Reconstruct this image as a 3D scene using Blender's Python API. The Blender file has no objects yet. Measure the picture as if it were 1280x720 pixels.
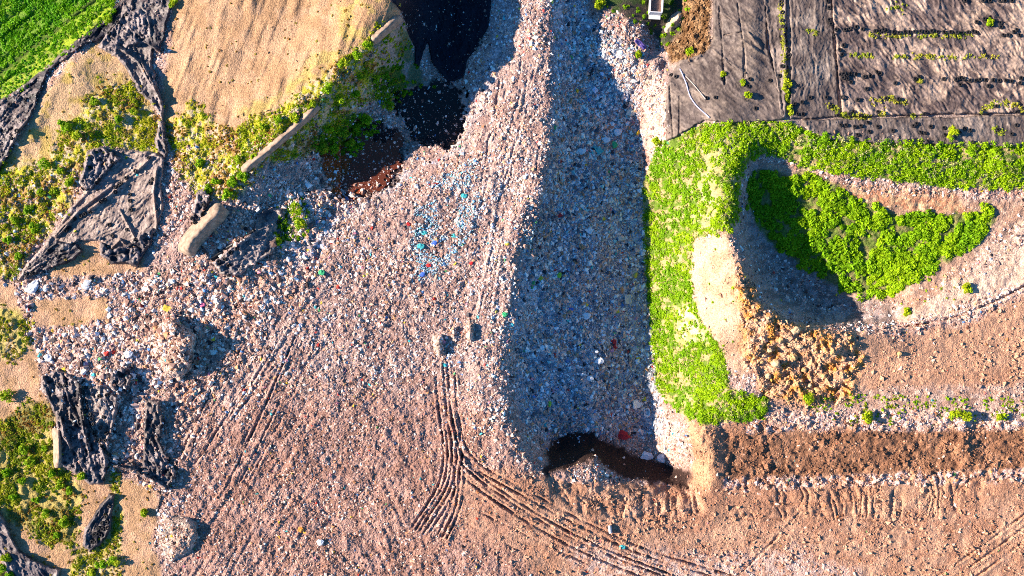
import bpy, math, random
import numpy as np
from mathutils import Vector

random.seed(11)
rng = np.random.default_rng(11)
S, CZ = 6.4, 140.0           # pixels of the survey grid per metre, drone height
scene = bpy.context.scene
COL = scene.collection

# ------------------------------------------------------------------ helpers
def W(u, v, h):
    k = (1 - h / CZ) / S
    return (u - 640) * k, (360 - v) * k, h

_lat = {}
def vnoise(x, y, seed):
    if seed not in _lat:
        _lat[seed] = np.random.default_rng(seed).random((256, 256)).astype(np.float32)
    R = _lat[seed]
    xi = np.floor(x).astype(np.int64); yi = np.floor(y).astype(np.int64)
    fx = x - xi; fy = y - yi
    fx = fx * fx * (3 - 2 * fx); fy = fy * fy * (3 - 2 * fy)
    x0 = xi & 255; x1 = (xi + 1) & 255; y0 = yi & 255; y1 = (yi + 1) & 255
    return (R[y0, x0] * (1 - fx) + R[y0, x1] * fx) * (1 - fy) + (R[y1, x0] * (1 - fx) + R[y1, x1] * fx) * fy

def fbm(x, y, lam, octs=4, seed=1, gain=.5):
    s = 0; a = 1; t = 0
    for i in range(octs):
        s = s + a * vnoise(x / lam + 17.3 * i, y / lam - 9.1 * i, seed + i)
        t += a; a *= gain; lam /= 2.03
    return s / t

def ridged(x, y, ang, lam_along, lam_across, seed, warp=0.5, p=2):
    c, s = math.cos(ang), math.sin(ang)
    a = x * c + y * s; b = -x * s + y * c
    w = fbm(x, y, lam_across * 5, 3, seed + 50) - .5
    b = b + w * lam_across * 5 * warp
    n = vnoise(a / lam_along, b / lam_across, seed) * .65 + vnoise(a / lam_along * 2.1, b / lam_across * 2.3, seed + 9) * .35
    return (1 - np.abs(2 * n - 1)) ** p

def sst(a, b, x):
    t = np.clip((x - a) / (b - a), 0, 1)
    return t * t * (3 - 2 * t)

# ------------------------------------------------------------------ survey grid (non-uniform: 1 px inside, wide steps out to the horizon)
u_in = np.arange(-70, 1351, 1.0); v_in = np.arange(-60, 781, 1.0)
outr = np.array([6, 15, 30, 60, 110, 200, 380, 700, 1300, 2500, 5000, 9000.])
U1 = np.concatenate([-70 - outr[::-1], u_in, 1350 + outr]); V1 = np.concatenate([-60 - outr[::-1], v_in, 780 + outr])
UU, VV = np.meshgrid(U1, V1)
NU, NV = len(U1), len(V1)
O = len(outr)
CU = np.clip(UU, -70, 1350); CV = np.clip(VV, -60, 780)

def sd_poly(poly, X, Y):
    """signed distance, positive inside"""
    P = np.array(poly, float)
    d2 = np.full(X.shape, 1e9); ins = np.zeros(X.shape, bool)
    n = len(P)
    for i in range(n):
        ax, ay = P[i]; bx, by = P[(i + 1) % n]
        ex, ey = bx - ax, by - ay
        wx = X - ax; wy = Y - ay
        L = ex * ex + ey * ey + 1e-9
        t = np.clip((wx * ex + wy * ey) / L, 0, 1)
        d2 = np.minimum(d2, (wx - t * ex) ** 2 + (wy - t * ey) ** 2)
        c = ((ay > Y) != (by > Y)) & (X < (bx - ax) * (Y - ay) / ((by - ay) if by != ay else 1e-9) + ax)
        ins ^= c
    d = np.sqrt(d2)
    return np.where(ins, d, -d)

def sub(poly, pad):
    P = np.array(poly, float)
    i0 = max(0, np.searchsorted(V1, P[:, 1].min() - pad)); i1 = min(NV, np.searchsorted(V1, P[:, 1].max() + pad) + 1)
    j0 = max(0, np.searchsorted(U1, P[:, 0].min() - pad)); j1 = min(NU, np.searchsorted(U1, P[:, 0].max() + pad) + 1)
    return slice(i0, i1), slice(j0, j1)

NZ1 = fbm(CU, CV, 26, 5, 101) - .5        # shared mid-scale wobble
NZ2 = fbm(CU, CV, 5, 3, 131) - .5         # fine wobble

def mask(poly, soft=6, wob=16, fine=6, pad=30):
    m = np.zeros(UU.shape, np.float32)
    sl = sub(poly, pad)
    d = sd_poly(poly, CU[sl], CV[sl]) + NZ1[sl] * wob + NZ2[sl] * fine
    m[sl] = sst(-soft, soft, d)
    return m

def dist_line(pts, sl):
    P = np.array(pts, float); X = CU[sl]; Y = CV[sl]
    d2 = np.full(X.shape, 1e9)
    for i in range(len(P) - 1):
        ax, ay = P[i][:2]; bx, by = P[i + 1][:2]
        ex, ey = bx - ax, by - ay
        t = np.clip(((X - ax) * ex + (Y - ay) * ey) / (ex * ex + ey * ey + 1e-9), 0, 1)
        d2 = np.minimum(d2, (X - ax - t * ex) ** 2 + (Y - ay - t * ey) ** 2)
    return np.sqrt(d2)

# ------------------------------------------------------------------ landform: breaklines (u, v, height)
B = [
 # field and verge, top left
 [(-70,-60,-3),(60,-60,-3),(150,-10,-2.6),(110,40,-2.2),(60,85,-2.2),(0,125,-2.2),(-70,170,-2.4)],
 [(215,-60,-1),(190,40,-.6),(200,110,-.3),(208,170,0)],
 [(236,-60,1.0),(236,20,.9),(226,70,.8),(218,120,.6)],
 [(70,100,.3),(48,150,.2),(28,190,-.2)],
 [(90,90,.5),(50,170,-.6),(10,215,-1),(-70,280,-1.2)],
 # rim above the liner basin
 [(520,-60,5.6),(503,10,5.8),(488,45,6.2),(455,75,6.4),(415,108,6.4),(370,150,5),(330,190,4),(300,225,3.2),(265,270,2.4),(228,318,1.6)],
 [(400,-60,4.6),(380,20,4.0),(340,80,3.6),(300,130,2.4),(260,170,1.6)],
 [(290,-60,3),(270,20,2),(240,80,1),(225,130,.5)],
 # basin floor
 [(560,-60,-6.5),(565,30,-6.5),(556,90,-6),(545,140,-5.6),(520,180,-4.6),(470,200,-3.6),(430,240,-2.6)],
 [(530,0,-3.4),(515,60,-3.2),(490,110,-2.6),(450,140,-1.6),(410,175,-.8),(380,215,-.3),(340,260,.2)],
 # rubbish plateau, left lip
 [(655,-60,-1.6),(645,0,-1.4),(634,60,-1.5),(615,110,-1.8),(590,160,-1.8),(570,200,-1.4),(520,225,-1),(470,250,-.6),(430,290,-.3),(390,330,0)],
 [(680,-60,-1.1),(680,60,-1),(660,200,-.4),(600,330,0),(560,450,0),(560,560,0)],
 # trench crest
 [(697,-60,-1.4),(692,20,-1.3),(690,120,-1),(688,190,-.5),(672,240,0),(655,290,0),(643,340,.2),(634,400,.2),(630,460,.2),(632,510,.2),(645,550,.2),(664,574,.3),(684,592,.3)],
 [(712,-60,-4),(708,20,-4),(708,120,-4.4),(708,200,-4.8),(692,260,-3.4),(672,330,-2.8),(660,400,-2.6),(655,460,-2.6),(658,510,-2.6),(668,540,-3.4),(686,562,-6)],
 [(728,-60,-5),(730,20,-5.2),(735,80,-5.8),(742,140,-7),(745,200,-7.6),(740,280,-7.2),(732,360,-6.9),(730,440,-6.9),(734,500,-7),(742,530,-8)],
 [(790,-20,-5.2),(782,40,-5),(776,90,-6),(790,120,-7.6),(800,150,-8.2),(804,200,-9.4),(806,260,-10),(806,330,-11),(812,400,-11.6),(818,460,-12),(824,520,-11.8),(830,548,-11)],
 # black hollow at the trench end
 [(698,562,-8),(738,554,-9.6),(782,573,-10.4),(832,589,-9.6)],
 [(690,590,.1),(706,583,-1.2),(726,577,-2.4),(744,571,-3.2),(764,584,-3.8),(790,595,-4.4),(828,602,-4.8),(858,608,-4)],
 [(690,604,.1),(728,606,-.4),(780,624,-.9),(830,636,-1.0),(880,632,-.6)],
 [(838,545,-6.5),(848,560,-6),(858,585,-6)],
 [(866,530,-.3),(872,560,-.2),(880,590,-.4),(888,612,-.5)],
 # green bank
 [(820,180,-6.4),(813,215,-9),(814,260,-9.6),(816,330,-10.8),(821,400,-11.4),(828,470,-11.4),(842,508,-8.4)],
 [(845,195,-3),(846,240,-4),(850,320,-4.4),(856,400,-4.6),(866,460,-4),(880,505,-2.6)],
 [(872,175,.6),(885,215,1.8),(884,280,1.6),(888,360,1.4),(898,430,1.2),(920,490,.4)],
 # truck hollow, access
 [(800,-60,-6),(800,20,-6),(812,24,-6),(832,48,-6.4)],
 [(846,-60,-7.6),(846,10,-7.6),(850,38,-7)],
 [(812,42,-8.4),(822,62,-8.2),(834,84,-7)],
 [(798,40,-5),(806,60,-5),(818,88,-4.8)],
 [(858,-60,-5),(858,30,-4.6)],
 [(828,80,-4.8),(836,100,-4),(832,170,-3.4),(815,140,-6),(808,100,-5.6)],
 [(875,-60,-3.8),(870,0,-3.8),(868,50,-3.8),(850,75,-3.8)],
 # liner platform
 [(895,-60,-2),(892,20,-2),(892,60,-2),(880,100,-1.8),(870,140,-1.4)],
 [(945,-60,.2),(945,60,.2),(945,140,.4)],
 [(955,-60,-.4),(955,60,-.4),(955,120,0)],
 [(985,-60,.8),(988,60,.8),(992,140,.8),(1040,60,.5),(1150,60,.6),(1350,60,.9)],
 [(1000,150,.7),(1100,150,.2),(1200,155,.2),(1350,155,.3)],
 [(1150,-60,.6),(1350,-60,1)],
 # pit rim
 [(905,168,2),(950,160,1.8),(985,165,1.9),(1010,182,2),(1060,192,2),(1130,200,1.8),(1210,204,1.6),(1350,212,1.4)],
 [(930,186,3.4),(914,222,3.8),(914,265,4.0),(922,305,4.2),(934,345,4.4),(950,380,4.6),(975,400,4.6),(1010,410,4.2),(1060,414,3.2),(1105,412,1.6),(1140,410,.4),(1180,406,.3),(1240,386,.3),(1285,362,.4),(1350,330,.6)],
 [(944,212,-1),(932,245,-1.6),(934,285,-1.8),(950,335,-2.4),(975,372,-3),(1020,392,-3.8),(1080,400,-3.6),(1120,396,-2.6)],
 [(965,232,-2.6),(980,290,-3.6),(1012,330,-4.2),(1065,362,-4.8),(1108,378,-4.0)],
 [(1000,210,-1),(1050,235,-1.2),(1120,242,-1.0),(1200,245,-.6),(1350,240,.2)],
 [(1030,290,-3.0),(1070,300,-2.7),(1120,310,-2.2),(1180,290,-1.4),(1220,280,-.9)],
 [(1140,365,-1.6),(1200,340,-.9),(1250,290,-.8),(1300,250,0)],
 # benches
 [(900,400,2.2),(925,440,1.8),(945,480,.8)],
 [(985,440,1),(1040,455,.6),(1120,450,.3),(1230,440,.3),(1350,430,.4)],
 [(895,528,.1),(960,520,.1),(1060,516,0),(1180,516,0),(1350,514,0)],
 [(912,548,-1.0),(980,548,-1.4),(1080,546,-1.4),(1196,542,-1.3)],
 [(912,590,-1.1),(1000,588,-1.6),(1100,586,-1.8),(1196,578,-1.6)],
 [(892,540,.2),(894,575,.2),(896,606,0)],
 [(905,540,-.9),(906,575,-1.0),(907,604,-.9)],
 [(1206,530,0),(1204,560,-.2),(1204,585,-.6)],
 [(1222,532,-1.8),(1222,562,-1.8),(1290,560,-1.6),(1350,560,-1.6)],
 [(905,618,-.8),(1000,612,-.8),(1100,608,-.8),(1230,596,-.9),(1350,592,-.9)],
 [(860,660,-.6),(1000,660,-.6),(1150,660,-.6),(1350,650,-.6)],
 [(700,720,-.2),(900,740,-.4),(1100,760,-.4),(1350,780,-.4)],
 # left
 [(60,330,-.4),(120,320,-.2),(180,320,.3),(60,390,-.8),(150,380,-.2)],
 [(-70,400,-1.4),(0,400,-1.4),(30,480,-1.4),(30,560,-1.4),(-70,600,-1.6),(0,680,-1.8),(-70,780,-2)],
 [(80,560,-.7),(150,600,-.6),(200,640,-.4),(150,700,-1),(80,720,-1.4),(80,780,-1.5)],
 [(100,240,.6),(160,250,.6),(190,200,.4)],
 [(250,450,0),(220,560,-.1),(260,680,0),(400,600,0),(400,450,0),(500,700,0),(350,780,0),(600,780,0),(240,780,-.4)],
 [(70,460,-.9),(100,475,.1),(140,470,.3),(180,450,.2)],
]
ctrl = []
for pl in B:
    for (a, b) in zip(pl[:-1], pl[1:]):
        L = math.hypot(b[0] - a[0], b[1] - a[1]); n = max(1, int(L / 16)) if L < 140 else max(1, int(L / 30))
        for k in range(n):
            t = k / n
            ctrl.append([a[i] + (b[i] - a[i]) * t for i in range(3)])
    ctrl.append(list(pl[-1]))
ctrl = np.array(ctrl)
_, idx = np.unique(np.round(ctrl[:, :2] / 2), axis=0, return_index=True)
ctrl = ctrl[idx]
def kern(dx, dy): return np.sqrt(dx * dx + dy * dy + 4)
n = len(ctrl)
A = kern(ctrl[:, 0][:, None] - ctrl[:, 0][None], ctrl[:, 1][:, None] - ctrl[:, 1][None])
A = A - np.eye(n) * 3.0
M = np.zeros((n + 1, n + 1)); M[:n, :n] = A; M[n, :n] = 1; M[:n, n] = 1
wts = np.linalg.solve(M, np.concatenate([ctrl[:, 2], [0]]))
gu = np.arange(-72, 1357, 4.0); gv = np.arange(-62, 787, 4.0)
GU, GV = np.meshgrid(gu, gv)
HC = np.full(GU.shape, wts[n])
for k in range(n):
    HC += wts[k] * kern(GU - ctrl[k, 0], GV - ctrl[k, 1])
def bil(arr, u0, v0, st, u, v):
    x = np.clip((u - u0) / st, 0, arr.shape[1] - 1.001); y = np.clip((v - v0) / st, 0, arr.shape[0] - 1.001)
    xi = x.astype(int); yi = y.astype(int); fx = x - xi; fy = y - yi
    return (arr[yi, xi] * (1 - fx) + arr[yi, xi + 1] * fx) * (1 - fy) + (arr[yi + 1, xi] * (1 - fx) + arr[yi + 1, xi + 1] * fx) * fy
# light wander so no breakline is ruler-straight
wu = (fbm(CU, CV, 40, 4, 7) - .5) * 10; wv = (fbm(CU, CV, 40, 4, 17) - .5) * 10
H = bil(HC, -72, -62, 4.0, CU + wu, CV + wv)

# ------------------------------------------------------------------ zones
Z = {}
Z['sand_top'] = mask([(212,-60),(492,-60),(500,22),(452,72),(402,110),(345,155),(300,195),(262,190),(235,165),(205,158),(200,120),(208,90),(212,40)], 5, 10)
Z['sand_left'] = mask([(128,44),(172,78),(190,120),(198,180),(120,186),(60,225),(10,215),(-10,230),(30,160),(60,105)], 6, 14)
Z['sand_low'] = np.maximum(mask([(38,372),(138,370),(132,398),(90,410),(42,412)], 5, 10),
                np.maximum(mask([(-70,350),(20,350),(50,470),(68,520),(78,590),(90,640),(100,720),(100,800),(-70,800)], 6, 16),
                np.maximum(mask([(76,590),(140,590),(198,612),(196,650),(190,680),(205,725),(205,800),(90,800)], 5, 8),
                           mask([(60,330),(110,300),(180,320),(180,340),(60,350)], 5, 10))))
Z['veg_tl'] = np.maximum(mask([(-70,235),(20,205),(60,190),(95,150),(130,105),(165,100),(196,140),(200,188),(112,186),(100,240),(62,288),(18,345),(-70,350)], 8, 26, 14),
              mask([(204,160),(245,128),(262,150),(300,158),(345,135),(400,98),(440,60),(480,30),(503,52),(502,120),(448,132),(425,172),(395,188),(330,205),(296,250),(245,246),(222,205)], 6, 18, 12))
Z['veg_ll'] = mask([(-70,560),(38,505),(64,500),(72,560),(98,605),(100,650),(98,690),(60,680),(-5,640),(-70,640)], 7, 22, 12)
Z['veg_ll2'] = np.maximum(mask([(95,680),(150,668),(150,800),(80,800)], 6, 20, 10), np.maximum(mask([(140,585),(152,585),(152,690),(136,690)], 4, 10, 8), mask([(0,385),(38,395),(44,420),(20,450),(-70,440),(-70,390)], 6, 24, 10)))
Z['veg_basin'] = np.maximum(mask([(392,172),(430,142),(482,150),(470,165),(450,192),(398,196)], 4, 10, 8), np.maximum(mask([(360,245),(382,250),(385,296),(350,310),(340,295)], 4, 10, 8), mask([(455,88),(500,80),(510,118),(470,132)], 4, 12, 8)))
Z['bank'] = mask([(801,232),(822,182),(880,154),(985,151),(1012,166),(1100,176),(1360,183),(1360,238),(1240,236),(1100,223),(1012,210),(985,198),(955,192),(932,204),(924,240),(922,275),(912,292),(902,288),(868,300),(862,340),(872,392),(904,440),(912,484),(960,500),(958,520),(886,531),(852,518),(822,490),(814,420),(806,330)], 2, 5, 5)
Z['bank_bare'] = np.maximum(mask([(880,185),(905,180),(900,250),(880,290),(868,240)], 8, 40, 30) * .5, mask([(845,385),(865,380),(880,425),(850,430)], 4, 20, 10) * .8)
Z['pit_green'] = mask([(948,214),(985,222),(1000,212),(1040,228),(1062,250),(1130,268),(1160,266),(1212,268),(1238,250),(1246,278),(1210,312),(1120,364),(1086,372),(1040,356),(996,330),(954,300),(932,252),(936,218)], 3, 12, 10)
Z['field'] = mask([(-9000,-9000),(156,-9000),(156,-60),(140,18),(108,45),(62,80),(28,112),(-70,150),(-9000,150)], 3, 6, 5)
Z['clay'] = mask([(925,330),(950,385),(1000,405),(1060,418),(1080,450),(1060,500),(1000,510),(955,495),(930,460),(925,400)], 8, 24, 10)
Z['pale'] = mask([(862,298),(912,290),(932,345),(950,395),(945,440),(930,480),(905,450),(872,398),(862,350)], 6, 12, 8)
Z['bench'] = mask([(930,400),(1000,412),(1120,418),(1200,408),(1290,362),(1360,330),(1360,800),(700,800),(640,640),(600,590),(680,598),(740,612),(800,612),(860,610),(880,540),(960,505)], 8, 16, 8)
Z['soil_track'] = mask([(580,600),(640,590),(720,620),(900,650),(1360,620),(1360,800),(860,800),(720,715),(620,690),(560,660)], 18, 30, 10)
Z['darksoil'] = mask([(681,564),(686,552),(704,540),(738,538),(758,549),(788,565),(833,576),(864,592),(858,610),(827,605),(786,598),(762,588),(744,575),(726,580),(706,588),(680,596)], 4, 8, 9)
Z['ditch'] = mask([(905,540),(1360,534),(1360,585),(1200,590),(905,600)], 6, 10, 6)
Z['pit_floor'] = mask([(940,200),(925,300),(960,380),(1040,405),(1130,400),(1290,350),(1360,300),(1360,240),(1240,250),(1060,240),(1000,210)], 6, 10, 6)
Z['pit_soil'] = mask([(1050,232),(1190,240),(1210,268),(1080,262)], 6, 14, 8)
Z['moundsoil'] = mask([(856,520),(895,532),(895,612),(868,606),(862,560)], 5, 10, 6)
Z['rubble'] = mask([(862,-60),(890,-60),(888,62),(872,75),(838,80),(832,60),(850,40)], 4, 8, 5)
Z['truck_green'] = mask([(745,-60),(862,-60),(862,35),(835,62),(800,30),(770,16),(745,4)], 5, 12, 8)
Z['access'] = mask([(780,60),(800,62),(828,86),(835,180),(815,200),(806,160),(796,120)], 5, 10, 8)
Z['trench'] = mask([(692,-60),(730,-60),(735,20),(795,60),(800,160),(806,250),(820,470),(832,545),(750,545),(690,560),(650,520),(640,400),(660,280),(690,190)], 5, 8, 5)
Z['leachate'] = mask([(398,196),(440,178),(448,152),(500,150),(512,180),(500,215),(462,246),(425,250),(408,225)], 3, 30, 16)
Z['mudpool'] = mask([(498,118),(520,105),(560,100),(580,110),(578,160),(560,185),(520,182),(498,160)], 3, 30, 16)
Z['basin_bare'] = mask([(468,60),(505,30),(515,60),(530,95),(560,108),(500,112),(480,96)], 4, 10, 6)
Z['shade_tint'] = mask([(640,-60),(640,40),(625,90),(600,140),(578,190),(520,215),(470,250),(420,290),(370,350),(360,310),(420,262),(460,250),(500,215),(560,190),(590,110),(612,60),(616,-60)], 6, 14, 8)
Z['dusty'] = mask([(-70,350),(40,345),(180,340),(230,330),(330,250),(420,200),(470,250),(330,400),(250,520),(205,640),(150,590),(70,530),(50,470),(20,420)], 14, 20, 8)
fieldbits = Z['field']

green_all = np.clip(Z['veg_tl'] + Z['veg_ll'] + Z['veg_ll2'] + Z['bank'] + Z['pit_green'] + Z['veg_basin'], 0, 1)
sand_all = np.clip(Z['sand_top'] + Z['sand_left'] + Z['sand_low'], 0, 1)
soil_all = np.clip(Z['bench'] + Z['clay'] + Z['ditch'] + Z['moundsoil'] + Z['soil_track'] * .8, 0, 1)
fur2 = mask([(684,592),(720,602),(780,606),(862,604),(884,640),(810,656),(724,640),(690,615)], 4, 10, 6)
rub = np.clip(1 - fur2 * .95 - sand_all - soil_all - Z['bank'] - Z['pit_green'] - Z['field'] - Z['darksoil'] - Z['pale'] - Z['leachate'] * .7 - Z['mudpool'] - Z['veg_ll'] * .5 - Z['basin_bare'] - Z['truck_green'] - Z['rubble'], 0, 1)
rub *= (UU > -400) & (UU < 1700) & (VV > -400) & (VV < 1100)
right_top = mask([(838,-60),(1360,-60),(1360,185),(990,160),(880,155),(832,180)], 4, 4, 2)
rub *= (1 - right_top); rub *= (1 - Z['pit_floor'] * .75)

# ------------------------------------------------------------------ relief
inner = (UU > -69) & (UU < 1349) & (VV > -59) & (VV < 779)
nf = fbm(CU, CV, 7, 3, 201) - .5
nm = fbm(CU, CV, 34, 4, 221) - .5
k = sst(380, 620, CU); sc = CU + CV * (.60 * (1 - k) + .13 * k)      # machine passes run like this
streak = vnoise(sc / 4.6, CV / 90, 301) - .5 + .7 * (vnoise(sc / 9.5, CV / 140, 305) - .5)
flatm = mask([(112,195),(190,190),(205,262),(182,300),(138,306),(98,295),(50,325),(70,280),(106,245)], 8, 6, 3)
rel = rub * (nf * .5 + nm * .9 + streak * .22 * (1 - Z['trench']))
rel += rub * Z['dusty'] * ((fbm(CU, CV, 16, 4, 231) - .5) * 1.35)
rel += Z['trench'] * nm * 1.0
e1 = vnoise((CU * 1 + CV * .12) / 9, (CV * .8) / 60, 310) - .5
e1 = e1 + .6 * (vnoise((CU + CV * .4) / 4.5, CV / 40, 311) - .5)
rel += Z['sand_top'] * (e1 * .34 + nf * .10 + nm * .8)
rel += (Z['sand_left'] + Z['sand_low']) * (nf * .16 + nm * .7)
rel += green_all * (nm * 1.1 + nf * .5)
rel += soil_all * (nf * .34 + nm * .4)
rel += Z['clay'] * ((ridged(CU, CV, .7, 14, 9, 330, 1, 1.4) - .5) * 1.0 + (fbm(CU, CV, 12, 4, 340) - .5) * 1.5)
rel += Z['ditch'] * nf * .5
rel += Z['field'] * (vnoise((CU + CV * 1.35) / 6.5, (CV - CU) / 90, 350) - .5) * .5 * inner
rel += Z['pit_floor'] * nf * .35 + Z['moundsoil'] * nf * .4
rel += Z['pale'] * nf * .22
LEDGE = True
fur = mask([(922,600),(1235,592),(1235,640),(1100,648),(922,648)], 5, 6, 4)
rel -= fur * (ridged(CU, CV, math.pi / 2 - .1, 50, 11, 360, .8, 4)) * .5 * sst(.3, .6, fbm(CU, CV, 30, 3, 365))
rel -= fur2 * (ridged(CU, CV, math.pi / 2 - .25, 40, 13, 370, 1.0, 2) * .5 + (fbm(CU, CV, 13, 4, 375) - .5) * 1.1)
edge = mask([(930,515),(1360,510),(1360,535),(930,540)], 4, 6, 4) + mask([(905,598),(1360,584),(1360,600),(905,612)], 3, 5, 4)
rel += edge * (fbm(CU, CV, 8, 3, 380) - .4) * 1.3
rel += Z['rubble'] * (fbm(CU, CV, 7, 3, 384) - .5) * 1.8
rel += (rng.random(UU.shape) - .5) * (.20 * rub + .07 * soil_all + .04 * sand_all)
rel *= 1 - .8 * flatm
H = H + rel * inner

def groove(pts, w, d, berm=.35):
    global H
    P = np.array(pts, float)
    P = P[:, :2]
    sl = sub(P, w * 3 + 2)
    dd = dist_line(P, sl) + (NZ2[sl]) * 2.2
    d = d * (.1 + 1.9 * vnoise(CU[sl] / 17, CV[sl] / 17, 90 + int(P[0, 0]) % 40) ** 1.5) * (.6 + .8 * vnoise(CU[sl] / 2.2, CV[sl] / 2.2, 88))
    H[sl] += (-d * np.exp(-(dd / w) ** 2) + berm * d * np.exp(-((dd - w * 1.9) / w) ** 2))
def offset(pts, o):
    P = np.array(pts, float); T = np.gradient(P, axis=0); T /= np.linalg.norm(T, axis=1)[:, None] + 1e-9
    return P + np.stack([-T[:, 1], T[:, 0]], 1) * o
def smooth(pts, n=8):
    P = np.array(pts, float); t = np.arange(len(P)); tt = np.linspace(0, len(P) - 1, (len(P) - 1) * n + 1)
    Q = np.stack([np.interp(tt, t, P[:, i]) for i in range(2)], 1)
    for _ in range(n):
        Q[1:-1] = (Q[:-2] + Q[1:-1] * 2 + Q[2:]) / 4
    return Q
TA = smooth([(550,455),(553,500),(559,545),(570,580),(600,606),(650,640),(710,675),(780,706),(860,735)])
for o in (-9, -4, 6): groove(offset(TA, o), 1.5, .42)
TA2 = smooth([(566,470),(568,510),(578,560),(600,585),(650,612),(720,650),(800,688),(880,712),(980,740)])
for o in (-3, 5): groove(offset(TA2, o), 1.4, .36)
groove(smooth([(1060,412),(1130,410),(1200,396),(1260,370),(1310,340)]), 1.8, .55)
for q in range(12):
    y0 = random.uniform(625, 715); x0 = random.uniform(860, 1100); groove(smooth([(x0, y0), (x0 + 80, y0 + random.uniform(-8, 8)), (x0 + 200, y0 + random.uniform(-14, 10))]), 1.4, random.uniform(.06, .14))
TB = smooth([(560,540),(563,575),(556,610),(536,640),(522,662)])
for o in (-3, 2, 7, -9, -15): groove(offset(TB, o), 1.4, .42)
TB2 = smooth([(566,560),(572,600),(566,635),(550,668)])
for o in (-4, 2, -10): groove(offset(TB2, o), 1.3, .4)
for (a, b) in (((1285,640),(1150,735)),((1290,652),(1165,740)),((1290,668),(1185,745)),((1000,640),(900,740))):
    groove(smooth([a, ((a[0]+b[0])/2+4, (a[1]+b[1])/2), b]), 1.5, .26)
for (a, b, c) in (((860,690),(1000,700),(1280,690)),((900,648),(1060,650),(1240,655)),((880,712),(1060,735),(1200,770)),((600,640),(700,690),(820,740)),((585,655),(680,705),(760,750))):
    groove(smooth([a, b, c]), 1.6, .2)
for q in range(9):
    x0 = 232 + q * 13 + random.uniform(-3, 3); y0 = 440 + random.uniform(-40, 40); L = random.uniform(90, 190)
    groove(smooth([(x0 + 60, y0), (x0 + 20, y0 + L * .5), (x0 - 25, y0 + L)]), 1.3, .18 if q % 3 else .38)
for q in range(14):
    x0 = random.uniform(600, 670); y0 = random.uniform(20, 330); L = random.uniform(60, 150)
    groove(smooth([(x0 + 10, y0), (x0, y0 + L * .5), (x0 - 14, y0 + L)]), 1.3, .13)

# pools: press the ground under the water line
def level_under(m, lvl):
    global H
    H = np.where(m > .35, np.minimum(H, lvl - .25 * m + (1 - m) * .5), H)
LE, MU = -3.0, -5.3
level_under(Z['leachate'] * (CU > 425), LE)
level_under(Z['mudpool'], MU)

# ------------------------------------------------------------------ heaps and sheets are patches of their own over the ground
HT = H.copy()
def hat(u, v):
    """height of whatever is on top at survey point(s)"""
    u = np.asarray(u, float); v = np.asarray(v, float)
    x = np.clip(u + 70, 0, len(u_in) - 1.001) ; y = np.clip(v + 60, 0, len(v_in) - 1.001)
    A_ = HT[O:O + len(v_in), O:O + len(u_in)]
    xi = x.astype(int); yi = y.astype(int); fx = x - xi; fy = y - yi
    return (A_[yi, xi] * (1 - fx) + A_[yi, xi + 1] * fx) * (1 - fy) + (A_[yi + 1, xi] * (1 - fx) + A_[yi + 1, xi + 1] * fx) * fy
def P3(u, v, dz=0):
    h = float(hat(u, v)) + dz
    return Vector(W(u, v, h))

# ------------------------------------------------------------------ materials
def mat_new(name):
    m = bpy.data.materials.new(name); m.use_nodes = True
    nt = m.node_tree; bs = nt.nodes['Principled BSDF']
    return m, nt, bs
def nd(nt, t, **kw):
    n_ = nt.nodes.new(t)
    for k_, v_ in kw.items():
        setattr(n_, k_, v_)
    return n_
def attr_mat(name, rough=.9, spec=.15, noise=((.35, 3.0, .45), (.08, 5., .25)), bump=(6.0, .12), extra=None):
    """colour attribute x world-space noise, with bump"""
    m, nt, bs = mat_new(name)
    at = nd(nt, 'ShaderNodeAttribute', attribute_name='col')
    geo = nd(nt, 'ShaderNodeNewGeometry')
    cur = at.outputs['Color']
    for (sc_, det, amt) in noise:
        nz = nd(nt, 'ShaderNodeTexNoise'); nz.inputs['Scale'].default_value = 1 / sc_; nz.inputs['Detail'].default_value = det
        nt.links.new(geo.outputs['Position'], nz.inputs['Vector'])
        mr = nd(nt, 'ShaderNodeMapRange'); mr.inputs[1].default_value = .3; mr.inputs[2].default_value = .7
        mr.inputs[3].default_value = 1 - amt; mr.inputs[4].default_value = 1 + amt
        nt.links.new(nz.outputs['Fac'], mr.inputs[0])
        mx = nd(nt, 'ShaderNodeVectorMath', operation='SCALE')
        nt.links.new(cur, mx.inputs[0]); nt.links.new(mr.outputs[0], mx.inputs['Scale'])
        cur = mx.outputs[0]
    nt.links.new(cur, bs.inputs['Base Color'])
    bs.inputs['Roughness'].default_value = rough; bs.inputs['Specular IOR Level'].default_value = spec
    if bump:
        nz = nd(nt, 'ShaderNodeTexNoise'); nz.inputs['Scale'].default_value = bump[0]; nz.inputs['Detail'].default_value = 4
        nt.links.new(geo.outputs['Position'], nz.inputs['Vector'])
        bp = nd(nt, 'ShaderNodeBump'); bp.inputs['Strength'].default_value = .8; bp.inputs['Distance'].default_value = bump[1]
        nt.links.new(nz.outputs['Fac'], bp.inputs['Height']); nt.links.new(bp.outputs[0], bs.inputs['Normal'])
    return m
M_ground = attr_mat('ground_soil', noise=((.28, 3., .4), (3.5, 4., .14)), bump=(4.0, .25))
M_litter = attr_mat('rubbish_pieces', rough=.75, spec=.2, noise=((.2, 2., .18),), bump=None)
M_sheetm = attr_mat('liner_sheet', rough=.5, spec=.15, noise=((.6, 4., .3), (5, 3., .15)), bump=(2.2, .16))
M_leaf = attr_mat('leaf', rough=.6, spec=.12, noise=((1.2, 2., .12),), bump=None)
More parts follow.
